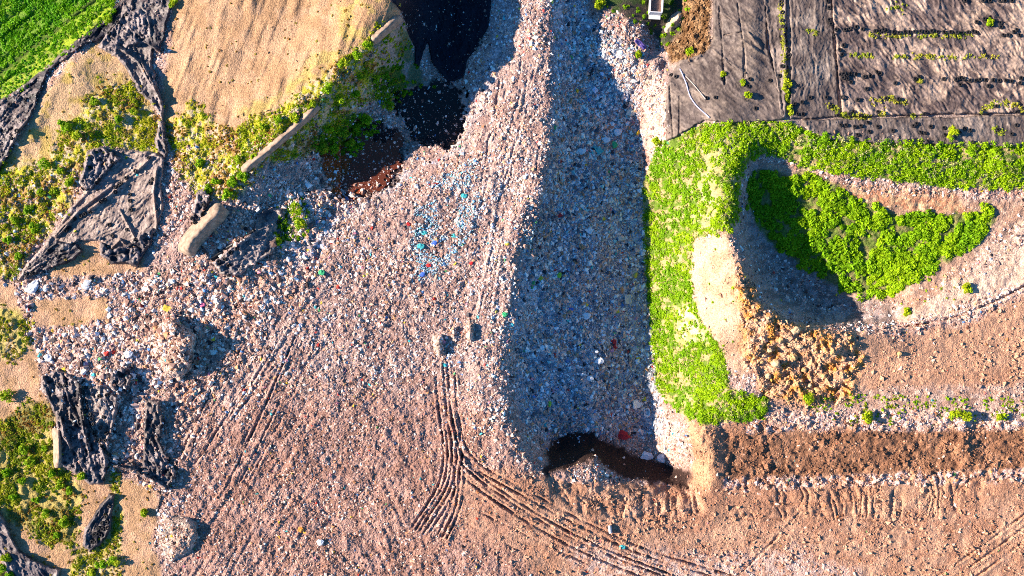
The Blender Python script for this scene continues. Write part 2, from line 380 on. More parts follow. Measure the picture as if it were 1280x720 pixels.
def add_transl(m, fac):
    nt = m.node_tree; bs = nt.nodes['Principled BSDF']; out = [x for x in nt.nodes if x.type == 'OUTPUT_MATERIAL'][0]
    tr = nd(nt, 'ShaderNodeBsdfTranslucent'); mx = nd(nt, 'ShaderNodeMixShader'); mx.inputs[0].default_value = fac
    src = bs.inputs['Base Color'].links[0].from_socket
    nt.links.new(src, tr.inputs['Color']); nt.links.new(bs.outputs[0], mx.inputs[1]); nt.links.new(tr.outputs[0], mx.inputs[2])
    nt.links.new(mx.outputs[0], out.inputs['Surface'])
add_transl(M_leaf, .35)
def flat_mat(name, c, rough=.7, var=.2, sc_=.4, spec=.25, metal=0, bump=.03):
    m, nt, bs = mat_new(name)
    tc = nd(nt, 'ShaderNodeTexCoord'); nz = nd(nt, 'ShaderNodeTexNoise'); nz.inputs['Scale'].default_value = 1 / sc_; nz.inputs['Detail'].default_value = 5
    nt.links.new(tc.outputs['Object'], nz.inputs['Vector'])
    cr = nd(nt, 'ShaderNodeValToRGB'); cr.color_ramp.elements[0].position = .3; cr.color_ramp.elements[1].position = .7
    cr.color_ramp.elements[0].color = (*[x * (1 - var) for x in c], 1); cr.color_ramp.elements[1].color = (*[min(.9, x * (1 + var)) for x in c], 1)
    nt.links.new(nz.outputs['Fac'], cr.inputs[0]); nt.links.new(cr.outputs[0], bs.inputs['Base Color'])
    bs.inputs['Roughness'].default_value = rough; bs.inputs['Specular IOR Level'].default_value = spec; bs.inputs['Metallic'].default_value = metal
    if bump:
        bp = nd(nt, 'ShaderNodeBump'); bp.inputs['Distance'].default_value = bump
        nt.links.new(nz.outputs['Fac'], bp.inputs['Height']); nt.links.new(bp.outputs[0], bs.inputs['Normal'])
    return m

# ------------------------------------------------------------------ mesh makers
def np_mesh(name, V, F, cols=None, smooth_=False, mat=None):
    """V (n,3); F (m,k) same-size faces"""
    me = bpy.data.meshes.new(name)
    V = np.ascontiguousarray(V, np.float32); F = np.ascontiguousarray(F, np.int32)
    me.vertices.add(len(V)); me.vertices.foreach_set('co', V.ravel())
    k_ = F.shape[1]
    me.loops.add(F.size); me.loops.foreach_set('vertex_index', F.ravel())
    me.polygons.add(len(F)); me.polygons.foreach_set('loop_start', np.arange(0, F.size, k_, dtype=np.int32))
    try: me.polygons.foreach_set('loop_total', np.full(len(F), k_, np.int32))
    except Exception: pass
    me.polygons.foreach_set('use_smooth', np.full(len(F), smooth_, bool))
    me.update(calc_edges=True)
    if cols is not None:
        ca = me.color_attributes.new('col', 'FLOAT_COLOR', 'POINT')
        c4 = np.ones((len(V), 4), np.float32); c4[:, :3] = cols
        ca.data.foreach_set('color', c4.ravel())
    if mat: me.materials.append(mat)
    return me
def put(name, me, loc=(0, 0, 0), rot=(0, 0, 0), scale=None, label=None, cat=None, group=None, kind=None, parent=None):
    o = bpy.data.objects.new(name, me); COL.objects.link(o)
    o.location = loc; o.rotation_euler = rot
    if scale is not None: o.scale = scale if hasattr(scale, '__len__') else (scale,) * 3
    if parent: o.parent = parent
    if label: o['label'] = label
    if cat: o['category'] = cat
    if group: o['group'] = group
    if kind: o['kind'] = kind
    return o
def grid_faces(nv, nu):
    i = np.arange(nv - 1)[:, None] * nu + np.arange(nu - 1)[None]
    return np.stack([i + nu, i + nu + 1, i + 1, i], -1)

# ------------------------------------------------------------------ ground colours (the earth itself, with some shade painted in)
def C(*c): return np.array(c, np.float32)
col = np.zeros(UU.shape + (3,), np.float32) + C(.20, .16, .10)
def paint(m, c, c2=None, n=None):
    global col
    if c2 is not None:
        t = np.clip(n, 0, 1)[..., None]
        cc = c * (1 - t) + c2 * t
    else: cc = c
    m = np.clip(m, 0, 1)[..., None]
    col = col * (1 - m) + cc * m
t1 = sst(.35, .65, fbm(CU, CV, 60, 4, 401)); t2 = sst(.4, .6, fbm(CU, CV, 14, 4, 411)); t3 = sst(.42, .58, fbm(CU, CV, 5, 3, 421))
win = ((UU > -400) & (UU < 1700) & (VV > -400) & (VV < 1100)).astype(np.float32)
paint(win, C(.32, .225, .19), C(.42, .32, .275), t2)
redd = mask([(230,500),(560,480),(700,600),(860,640),(860,800),(220,800)], 40, 60, 10, 80)
paint(redd * .65 * win, C(.28,.16,.115), C(.36,.22,.17), t2)
paint(Z['dusty'] * .7, C(.44, .32, .25), C(.25, .175, .14), t2)
paint(Z['trench'], C(.20, .22, .26), C(.42, .45, .50), t3)  # trench floor: blue of the shade painted into the ground colour
paint(Z['shade_tint'] * .8, C(.30, .28, .28), C(.5, .48, .48), t3)  # basin slope: cool tone of its shade painted into the ground
paint(Z['sand_top'], C(.41,.27,.155), C(.33,.215,.12), t1)
paint(Z['sand_top'] * t2 * .35, C(.45,.325,.22))
paint(Z['sand_left'], C(.46,.33,.19), C(.38,.29,.10), t2)
paint(Z['sand_low'], C(.46,.305,.19), C(.38,.25,.14), t2)
paint(Z['sand_top'] * mask([(440,-60),(500,-60),(480,30),(330,150),(300,140),(400,70)], 8, 30) * t2 * .6, C(.36, .30, .07))
paint(Z['veg_tl'], C(.38, .36, .05), C(.34, .22, .08), t2)
paint(Z['veg_tl'] * (t3 > .7) * .6, C(.48, .42, .34))
paint(Z['veg_ll'], C(.36, .30, .10), C(.18, .17, .05), t2)
paint(Z['veg_ll2'], C(.34, .30, .09), C(.46, .36, .20), t2)
paint(Z['field'], C(.13, .24, .02), C(.22, .33, .02), sst(.3, .7, vnoise((CU + CV * 1.35) / 22, (CV - CU) / 300, 77)))
paint(Z['field'] * np.exp(-((CU + CV * 1.28 - 118) / 6) ** 2) * .8, C(.03, .05, .01))
paint(Z['field'] * sst(120, 150, CU + CV * 1.28) * .8, C(.34, .42, .02), C(.22, .26, .05), t3)
paint(right_top, C(.30, .25, .22))
paint(Z['truck_green'], C(.07, .06, .045), C(.05, .08, .02), t2)
paint(Z['rubble'], C(.26,.17,.09), C(.13,.075,.035), t3)
paint(Z['access'], C(.52, .42, .35), C(.44, .33, .26), t2)
paint(Z['basin_bare'], C(.30, .26, .22), C(.14, .16, .08), t2)
paint(Z['veg_basin'], C(.07, .12, .02))
paint(Z['bench'], C(.43, .27, .175), C(.35, .20, .125), t1)
paint(Z['soil_track'] * .75, C(.45, .29, .195), C(.34, .19, .12), t2 * .8)
paint(Z['soil_track'] * mask([(700,690),(1000,690),(1080,720),(1080,800),(700,800)], 10, 30) * .7, C(.55, .44, .38), C(.42, .27, .2), t3)
paint(Z['ditch'], C(.20,.11,.065), C(.28,.16,.095), t2)
paint(mask([(960,490),(1360,480),(1360,532),(960,532)], 6, 20, 10) * .75, C(.50, .39, .32), C(.36, .25, .19), t3)
paint(edge * t3 * .7, C(.62, .52, .48))
paint(Z['moundsoil'], C(.40,.25,.15), C(.34,.20,.12), t2)
paint(Z['pale'], C(.50,.35,.24), C(.42,.28,.18), t2)
paint(Z['clay'], C(.48, .29, .17), C(.52, .25, .07), t2)
paint(Z['clay'] * t3 * .4, C(.56, .42, .30))
paint(fur2, C(.42, .255, .165), C(.33, .19, .12), t2)
paint(fur2 * sst(.5, .7, fbm(CU, CV, 9, 3, 377)) * .3, C(.50,.36,.28))
paint(Z['pit_floor'], C(.42,.30,.22), C(.33,.22,.155), t2)
paint(Z['pit_floor'] * mask([(925,200),(950,195),(960,240),(985,300),(1060,370),(1130,380),(1120,405),(1020,405),(950,370),(920,300)], 6, 10) * .8, C(.16,.14,.13), C(.30,.27,.26), t3)  # grey litter band, painted darker to deepen the rim's shadow
paint(mask([(1130,400),(1190,350),(1250,300),(1290,260),(1360,260),(1360,330),(1280,365),(1210,398)], 6, 12) * .8, C(.60, .46, .35), C(.52, .40, .30), t2)
paint(Z['pit_soil'] * .8, C(.40, .20, .11), C(.50, .35, .2), t3)
paint(Z['bank'], C(.11, .17, .02), C(.34, .28, .14), t3)
paint(Z['bank_bare'] * Z['bank'], C(.55, .47, .33), C(.36, .36, .12), t3)
paint(Z['pit_green'], C(.12, .16, .03), C(.24, .2, .1), t3 * .6)
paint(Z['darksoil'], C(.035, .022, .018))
paint(Z['leachate'], C(.26,.065,.02), C(.03, .02, .02), sst(425, 470, CU + 20 * NZ1))
paint(Z['leachate'] * (CU < 455) * t3 * .8, C(.30, .08, .03))
paint(Z['mudpool'], C(.02, .02, .025))

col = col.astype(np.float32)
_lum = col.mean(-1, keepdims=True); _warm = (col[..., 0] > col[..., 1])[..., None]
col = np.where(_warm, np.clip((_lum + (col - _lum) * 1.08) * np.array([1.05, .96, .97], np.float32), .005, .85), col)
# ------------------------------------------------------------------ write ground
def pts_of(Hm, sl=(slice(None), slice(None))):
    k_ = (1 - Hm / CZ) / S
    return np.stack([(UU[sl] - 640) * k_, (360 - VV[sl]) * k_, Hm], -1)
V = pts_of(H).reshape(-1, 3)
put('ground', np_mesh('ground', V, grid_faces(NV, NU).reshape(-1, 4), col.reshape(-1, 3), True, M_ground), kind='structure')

def patch(name, label, cat, hm, keep, sl, cols, mat, group=None, kind=None, smooth_=True):
    """one object from the sub-grid sl where keep is true; hm is its height map"""
    nv_, nu_ = keep.shape
    F = grid_faces(nv_, nu_); kf = keep[:-1, :-1] & keep[1:, :-1] & keep[:-1, 1:] & keep[1:, 1:]
    F = F[kf]
    used = np.unique(F); remap = np.full(nv_ * nu_, -1); remap[used] = np.arange(len(used))
    V_ = pts_of(hm, sl).reshape(-1, 3)[used]
    c0 = V_.mean(0); c0[2] = V_[:, 2].min(); V_ = V_ - c0
    me = np_mesh(name, V_, remap[F], cols.reshape(-1, 3)[used], smooth_, mat)
    HT[sl] = np.where(keep, np.maximum(HT[sl], hm), HT[sl])
    return put(name, me, loc=c0, label=label, cat=cat, group=group, kind=kind)

# pools
def pool(name, poly, lvl, c, rough):
    sl = sub(poly, 8); d = sd_poly(poly, CU[sl], CV[sl]) + NZ1[sl] * 26 + NZ2[sl] * 12
    m, nt, bs = mat_new(name); bs.inputs['Base Color'].default_value = (*c, 1); bs.inputs['Roughness'].default_value = rough; bs.inputs['Specular IOR Level'].default_value = .25
    nz = nd(nt, 'ShaderNodeTexNoise'); nz.inputs['Scale'].default_value = 1.5; bp = nd(nt, 'ShaderNodeBump'); bp.inputs['Distance'].default_value = .02
    nt.links.new(nz.outputs['Fac'], bp.inputs['Height']); nt.links.new(bp.outputs[0], bs.inputs['Normal'])
    patch(name, None, None, np.full(d.shape, lvl), d > -3, sl, np.zeros(d.shape + (3,)), m, kind='structure')
pool('leachate_pool', [(440,196),(458,170),(480,176),(500,160),(508,182),(490,205),(470,236),(452,232),(436,246),(430,226)], LE, (.12, .028, .012), .4)
pool('black_water', [(500,136),(512,120),(530,116),(545,104),(572,112),(578,130),(570,158),(560,180),(540,170),(520,182),(512,160)], MU, (.014, .010, .009), .35)

# waste heaps
def heap(poly, hgt, label, steep=.25, cat='waste heap', c=(C(.48,.37,.30), C(.28,.20,.16)), name='waste_heap', seed=0, group=None):
    sl = sub(poly, 6); X = CU[sl]; Y = CV[sl]
    d = sd_poly(poly, X, Y) + NZ2[sl] * 3
    P = np.array(poly, float); x0, x1 = P[:, 0].min(), P[:, 0].max()
    ramp = sst(0, 1, (X - x0) / (x1 - x0) * 1.5) * .75 + .25           # tipped from the left, sheer on the right
    e = np.clip(sst(-1, 9 + (1 - ramp) * 8, d), 0, 1) ** .8
    hm = H[sl] - .25 + e * (hgt * ramp + .25 + (fbm(X, Y, 9, 3, 500 + seed) - .5) * hgt * .7)
    t = sst(.4, .6, fbm(X, Y, 5, 3, 520 + seed))[..., None]
    patch(name, label, cat, hm, d > -3, sl, c[0] * (1 - t) + c[1] * t, M_ground, group)
heap([(188,410),(215,392),(236,410),(246,418),(243,440),(240,462),(226,476),(205,470),(190,445)], 3.3, 'large pale heap of waste tipped on the flat, throwing a wide dark shadow', seed=1)
heap([(190,650),(205,640),(235,645),(247,652),(250,676),(240,690),(214,706),(196,690)], 1.3, 'pale lumpy heap of waste beside the sandy slope, dark on one side', seed=2)
heap([(536,420),(545,416),(554,417),(556,430),(558,444),(548,448),(538,440)], 1.5, 'small yellowish heap of waste, first of three in a row at the track head', seed=3, group='small heaps at the track head')
heap([(562,406),(570,404),(572,414),(571,428),(564,430)], 1.3, 'small narrow heap of waste, middle one of three at the track head', seed=4, group='small heaps at the track head')
heap([(578,402),(588,398),(594,404),(594,424),(590,432),(580,426)], 1.5, 'small heap of waste with a round shadow, closest to the shaded slope', seed=5, group='small heaps at the track head')
heap([(836,22),(848,12),(856,20),(850,32),(838,40),(829,46),(826,36)], 2.2, 'rounded pale earth mound beside the dump trailer', cat='earth mound', c=(C(.48,.38,.28), C(.40,.32,.2)), name='earth_mound', seed=6)

# ------------------------------------------------------------------ liner sheets
SHEETG = 'black liner sheets on the tip'
def sheet(label, poly, amp, ang, la, lc, seed, base=.25, crumple=0., c=(C(.10,.09,.095), C(.17,.145,.14)), dust=(C(.40,.30,.25), .28), lines=(), name='liner_sheet', cat='liner sheet', p=2.2, edge_roll=.25, group=None, mat=None):
    sl = sub(poly, 8); X = CU[sl]; Y = CV[sl]
    d = sd_poly(poly, X, Y) + NZ1[sl] * 4 + NZ2[sl] * 3
    e = sst(-1.5, 2.0, d)
    f = ridged(X, Y, ang, la, lc, 600 + seed, .6, p) * amp + ridged(X, Y, ang + .5, la * .7, lc * 1.7, 640 + seed, .8, p + 1) * amp * .7
    f = f + (ridged(X, Y, ang + .15, la * 1.2, 3.4, 740 + seed, .8, 6) + .8 * ridged(X, Y, ang - .5, la, 3.2, 760 + seed, .8, 7)) * .12
    f2 = 0
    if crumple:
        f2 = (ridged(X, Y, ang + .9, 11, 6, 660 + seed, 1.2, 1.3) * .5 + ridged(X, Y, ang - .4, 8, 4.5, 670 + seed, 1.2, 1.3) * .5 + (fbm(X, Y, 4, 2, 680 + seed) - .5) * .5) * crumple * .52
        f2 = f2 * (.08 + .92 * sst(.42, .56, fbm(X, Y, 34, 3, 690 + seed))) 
    roll = edge_roll * np.exp(-((d - 3) / 2.0) ** 2)
    hm = H[sl] - .5 * (1 - e) + e * (base + f + f2 + roll)
    for (pts, w, a_) in lines:
        Pl = np.array(pts, float); dd = dist_line(Pl, sl) + NZ1[sl] * 5
        hm = hm + a_ * np.exp(-(dd / w) ** 2)
    t = sst(.35, .65, fbm(X, Y, 11, 4, 700 + seed))[..., None]
    cc = c[0] * (1 - t) + c[1] * t
    du = sst(.5, .72, fbm(X, Y, 24, 5, 720 + seed, .65) + .08 * ridged(X, Y, ang, la, lc, 600 + seed, .6, 2))[..., None] * dust[1]
    cc = cc * (1 - du) + dust[0] * du
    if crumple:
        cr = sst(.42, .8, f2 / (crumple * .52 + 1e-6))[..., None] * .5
        cc = cc * (1 - cr) + C(.34, .27, .26) * cr  # pale gloss highlights painted onto the fold crests
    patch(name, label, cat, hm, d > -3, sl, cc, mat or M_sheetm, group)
    return poly
DG = (C(.018,.016,.022), C(.07,.057,.062))
TG = (C(.095,.072,.064), C(.14,.108,.094))
DB = (C(.42,.33,.27), .55)
SH = []
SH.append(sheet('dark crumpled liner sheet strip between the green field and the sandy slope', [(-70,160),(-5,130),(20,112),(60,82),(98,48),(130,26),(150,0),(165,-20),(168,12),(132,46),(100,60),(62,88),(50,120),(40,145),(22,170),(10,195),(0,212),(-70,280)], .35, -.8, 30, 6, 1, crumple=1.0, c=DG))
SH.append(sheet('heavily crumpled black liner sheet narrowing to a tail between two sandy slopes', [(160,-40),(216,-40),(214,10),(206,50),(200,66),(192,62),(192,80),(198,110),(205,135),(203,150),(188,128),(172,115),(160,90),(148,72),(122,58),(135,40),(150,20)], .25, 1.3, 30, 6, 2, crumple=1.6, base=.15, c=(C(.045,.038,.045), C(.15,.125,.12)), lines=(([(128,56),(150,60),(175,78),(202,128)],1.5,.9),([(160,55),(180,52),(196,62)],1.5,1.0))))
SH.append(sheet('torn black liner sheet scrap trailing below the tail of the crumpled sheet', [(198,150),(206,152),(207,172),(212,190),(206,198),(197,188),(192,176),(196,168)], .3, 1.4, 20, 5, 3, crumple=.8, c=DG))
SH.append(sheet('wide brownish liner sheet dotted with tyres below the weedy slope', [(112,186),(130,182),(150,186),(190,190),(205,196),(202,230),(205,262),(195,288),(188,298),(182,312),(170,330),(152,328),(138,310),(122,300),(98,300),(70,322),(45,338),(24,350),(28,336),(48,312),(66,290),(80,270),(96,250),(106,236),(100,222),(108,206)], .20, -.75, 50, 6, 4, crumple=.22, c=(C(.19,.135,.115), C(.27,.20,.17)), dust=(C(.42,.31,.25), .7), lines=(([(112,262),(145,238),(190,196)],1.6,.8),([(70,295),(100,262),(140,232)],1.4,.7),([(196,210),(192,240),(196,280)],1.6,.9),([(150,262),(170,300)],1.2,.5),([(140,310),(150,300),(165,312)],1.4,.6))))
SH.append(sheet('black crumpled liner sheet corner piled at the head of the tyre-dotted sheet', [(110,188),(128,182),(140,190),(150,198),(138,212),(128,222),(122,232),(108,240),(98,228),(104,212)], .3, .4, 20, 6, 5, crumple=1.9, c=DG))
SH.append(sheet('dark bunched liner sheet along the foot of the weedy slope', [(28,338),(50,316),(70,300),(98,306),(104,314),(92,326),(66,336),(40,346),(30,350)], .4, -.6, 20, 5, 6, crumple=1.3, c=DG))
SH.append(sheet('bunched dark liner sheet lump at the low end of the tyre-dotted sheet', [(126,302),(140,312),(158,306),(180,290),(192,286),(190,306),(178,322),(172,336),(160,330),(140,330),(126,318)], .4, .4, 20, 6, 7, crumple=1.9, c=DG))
SH.append(sheet('smooth black liner sheet lining the shaded basin, rounded at its tip', [(512,-60),(618,-60),(614,10),(610,35),(598,60),(584,76),(580,96),(568,104),(554,98),(540,80),(534,55),(528,70),(524,84),(517,80),(519,60),(508,36),(500,12),(486,0),(486,-60)], .10, 1.5, 60, 14, 8, base=.15, c=(C(.010,.011,.02), C(.013,.014,.025)), dust=(C(.02,.02,.03), .2)))
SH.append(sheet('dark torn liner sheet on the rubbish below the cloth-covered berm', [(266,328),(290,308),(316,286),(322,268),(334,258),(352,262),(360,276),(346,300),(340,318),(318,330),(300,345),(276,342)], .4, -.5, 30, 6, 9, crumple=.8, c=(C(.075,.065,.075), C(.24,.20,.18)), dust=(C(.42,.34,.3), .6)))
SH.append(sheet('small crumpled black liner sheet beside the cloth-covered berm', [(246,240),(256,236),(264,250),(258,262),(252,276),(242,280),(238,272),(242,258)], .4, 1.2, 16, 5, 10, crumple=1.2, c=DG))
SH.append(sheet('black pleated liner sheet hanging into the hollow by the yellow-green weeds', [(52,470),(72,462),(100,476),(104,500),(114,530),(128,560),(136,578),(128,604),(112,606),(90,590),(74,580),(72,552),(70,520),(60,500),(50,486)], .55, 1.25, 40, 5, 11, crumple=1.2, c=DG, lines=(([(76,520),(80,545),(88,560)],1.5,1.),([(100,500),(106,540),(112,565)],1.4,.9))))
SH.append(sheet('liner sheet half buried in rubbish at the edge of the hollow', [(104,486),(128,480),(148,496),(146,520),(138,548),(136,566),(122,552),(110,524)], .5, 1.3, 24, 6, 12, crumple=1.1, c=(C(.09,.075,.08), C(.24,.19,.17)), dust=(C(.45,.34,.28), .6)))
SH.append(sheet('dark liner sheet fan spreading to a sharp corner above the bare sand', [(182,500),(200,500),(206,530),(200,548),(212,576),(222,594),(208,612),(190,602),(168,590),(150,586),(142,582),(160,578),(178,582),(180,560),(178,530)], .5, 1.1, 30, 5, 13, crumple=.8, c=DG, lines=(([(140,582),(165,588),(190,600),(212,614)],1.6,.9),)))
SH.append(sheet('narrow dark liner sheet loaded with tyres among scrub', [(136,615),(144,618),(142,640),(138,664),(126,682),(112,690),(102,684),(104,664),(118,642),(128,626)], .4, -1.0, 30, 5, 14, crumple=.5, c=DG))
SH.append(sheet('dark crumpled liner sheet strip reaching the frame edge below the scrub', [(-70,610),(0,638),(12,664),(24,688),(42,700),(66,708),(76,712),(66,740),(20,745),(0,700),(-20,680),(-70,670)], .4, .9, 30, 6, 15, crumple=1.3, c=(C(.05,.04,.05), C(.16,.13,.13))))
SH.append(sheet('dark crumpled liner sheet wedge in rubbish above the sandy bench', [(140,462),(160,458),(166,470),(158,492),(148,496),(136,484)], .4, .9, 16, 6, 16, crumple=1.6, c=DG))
SH.append(sheet('grey-brown dusty liner sheet with long creases beside the rubble patch', [(893,-60),(950,-60),(958,0),(960,60),(974,100),(984,150),(930,154),(880,152),(832,178),(832,110),(848,76),(880,66),(890,50)], .22, .6, 60, 9, 17, c=TG, dust=(C(.30,.23,.18), .4), lines=(([(899,8),(903,60),(906,106)],.8,-.38),([(922,5),(930,60),(931,96)],.8,-.38),([(905,44),(928,40)],.8,-.5),([(836,98),(842,180)],.9,-.4),([(849,120),(849,180)],.8,-.5),([(892,62),(915,82),(930,90)],1.2,.35),([(928,50),(945,62),(972,80)],1.2,.4),([(935,40),(952,60)],1.2,.35),([(852,92),(866,110),(882,124)],1.3,.45),([(898,14),(922,30)],1.,.3)), group=SHEETG, edge_roll=.1))
SH.append(sheet('narrow ribbed liner sheet strip running beside the column of weeds and tyres', [(950,-60),(984,-60),(984,40),(985,90),(984,150),(974,148),(964,80),(956,10)], .25, 1.45, 60, 7, 18, c=TG, dust=(C(.40,.31,.26), .45), group=SHEETG))
SH.append(sheet('smooth grey liner sheet panel between the weed column and the long tyre field', [(984,-60),(1034,-60),(1042,20),(1046,80),(1052,146),(986,150),(988,60)], .16, 1.45, 70, 10, 19, c=TG, dust=(C(.36,.29,.24), .45), group=SHEETG, edge_roll=.12))
#BW
SH.append(sheet('broad wrinkled dusty liner sheet field crossed by rows of tyres', [(1036,-60),(1360,-60),(1360,142),(1240,142),(1160,144),(1052,146),(1046,80),(1040,10)],   .34, .75, 34, 4.6, 20, c=(C(.10,.072,.066), C(.17,.125,.11)), dust=(C(.46,.33,.25), .75), group=SHEETG, p=1.8, edge_roll=.15))
SH.append(sheet('long straight liner sheet strip with scattered tyres above the green bank', [(1000,150),(1100,147),(1200,146),(1360,140),(1360,186),(1240,184),(1100,180),(1040,176),(1012,166)], .16, 1.4, 30, 9, 21, base=.4, c=TG, dust=(C(.42,.33,.27), .35), group=SHEETG, edge_roll=.15))

# ------------------------------------------------------------------ berms covered in cloth
M_cloth = flat_mat('geotextile_cloth', (.34, .245, .18), .95, .34, .8, spec=.05, bump=.12)
def berm(label, pts, wid, hgt):
    Q = smooth(pts, 10); n_ = len(Q); T = np.gradient(Q, axis=0); T /= np.linalg.norm(T, axis=1)[:, None]
    N_ = np.stack([-T[:, 1], T[:, 0]], 1); ring = 17; vs = []
    for i in range(n_):
        endf = math.sin(min(1, min(i, n_ - 1 - i) / (n_ * .14) + .05) * math.pi / 2)
        for j in range(ring):
            a = math.pi * j / (ring - 1)
            off = math.cos(a) * wid * (0.75 + .25 * endf)
            u, v = Q[i] + N_[i] * off
            hh = (1 - abs(math.cos(a)) ** 1.5) * hgt * endf + .10 * float(vnoise(np.array(u / 5.), np.array(v / 5.), 33)) - (.4 if j in (0, ring - 1) else 0)
            vs.append(W(u, v, float(hat(u, v)) * .5 + float(hat(*Q[i])) * .5 + hh))
    vs = np.array(vs); c0 = vs.mean(0); c0[2] = vs[:, 2].min()
    F = grid_faces(n_, ring).reshape(-1, 4)
    me = np_mesh('berm', vs - c0, F, None, True, M_cloth)
    put('cloth_covered_berm', me, loc=c0, label=label, cat='berm', group='cloth covered berms')
berm('short thick cloth-covered berm at the end of the weedy slope, half in its own shadow', [(231,318),(240,300),(258,280),(280,258)], 13, 2.7)
berm('long thin cloth-covered berm edging the weeds above the basin', [(302,214),(330,192),(362,165),(398,132)], 6, 1.2)
berm('short cloth-covered berm by the top corner of the black basin liner', [(464,52),(480,38),(500,20)], 7, 1.2)
berm('small pale cloth-covered berm beside the pleated black liner', [(70,535),(73,555),(72,585)], 6, 2.0)

# ------------------------------------------------------------------ tyres
M_rubber = flat_mat('tyre_rubber', (.022, .019, .02), .8, .4, .3, spec=.2)
def tyre_mesh(R=.5, r=.17, seed=0):
    prof = [(R - .30, .02), (R - .27, .0), (R - .08, .0), (R - .02, .04), (R, .1), (R, .2), (R - .02, .26), (R - .08, .30), (R - .27, .30), (R - .30, .27), (R - .26, .22), (R - .1, .2), (R - .1, .1), (R - .26, .08)]
    n_ = 22; vs = []
    for i in range(n_):
        a = 2 * math.pi * i / n_
        for (x, z) in prof: vs.append((x * math.cos(a), x * math.sin(a), z))
    kf = len(prof)
    F = [(i * kf + j, ((i + 1) % n_) * kf + j, ((i + 1) % n_) * kf + (j + 1) % kf, i * kf + (j + 1) % kf) for i in range(n_) for j in range(kf)]
    return np_mesh('tyre', np.array(vs), np.array(F), None, True, M_rubber)
TM = tyre_mesh()
TS = .84
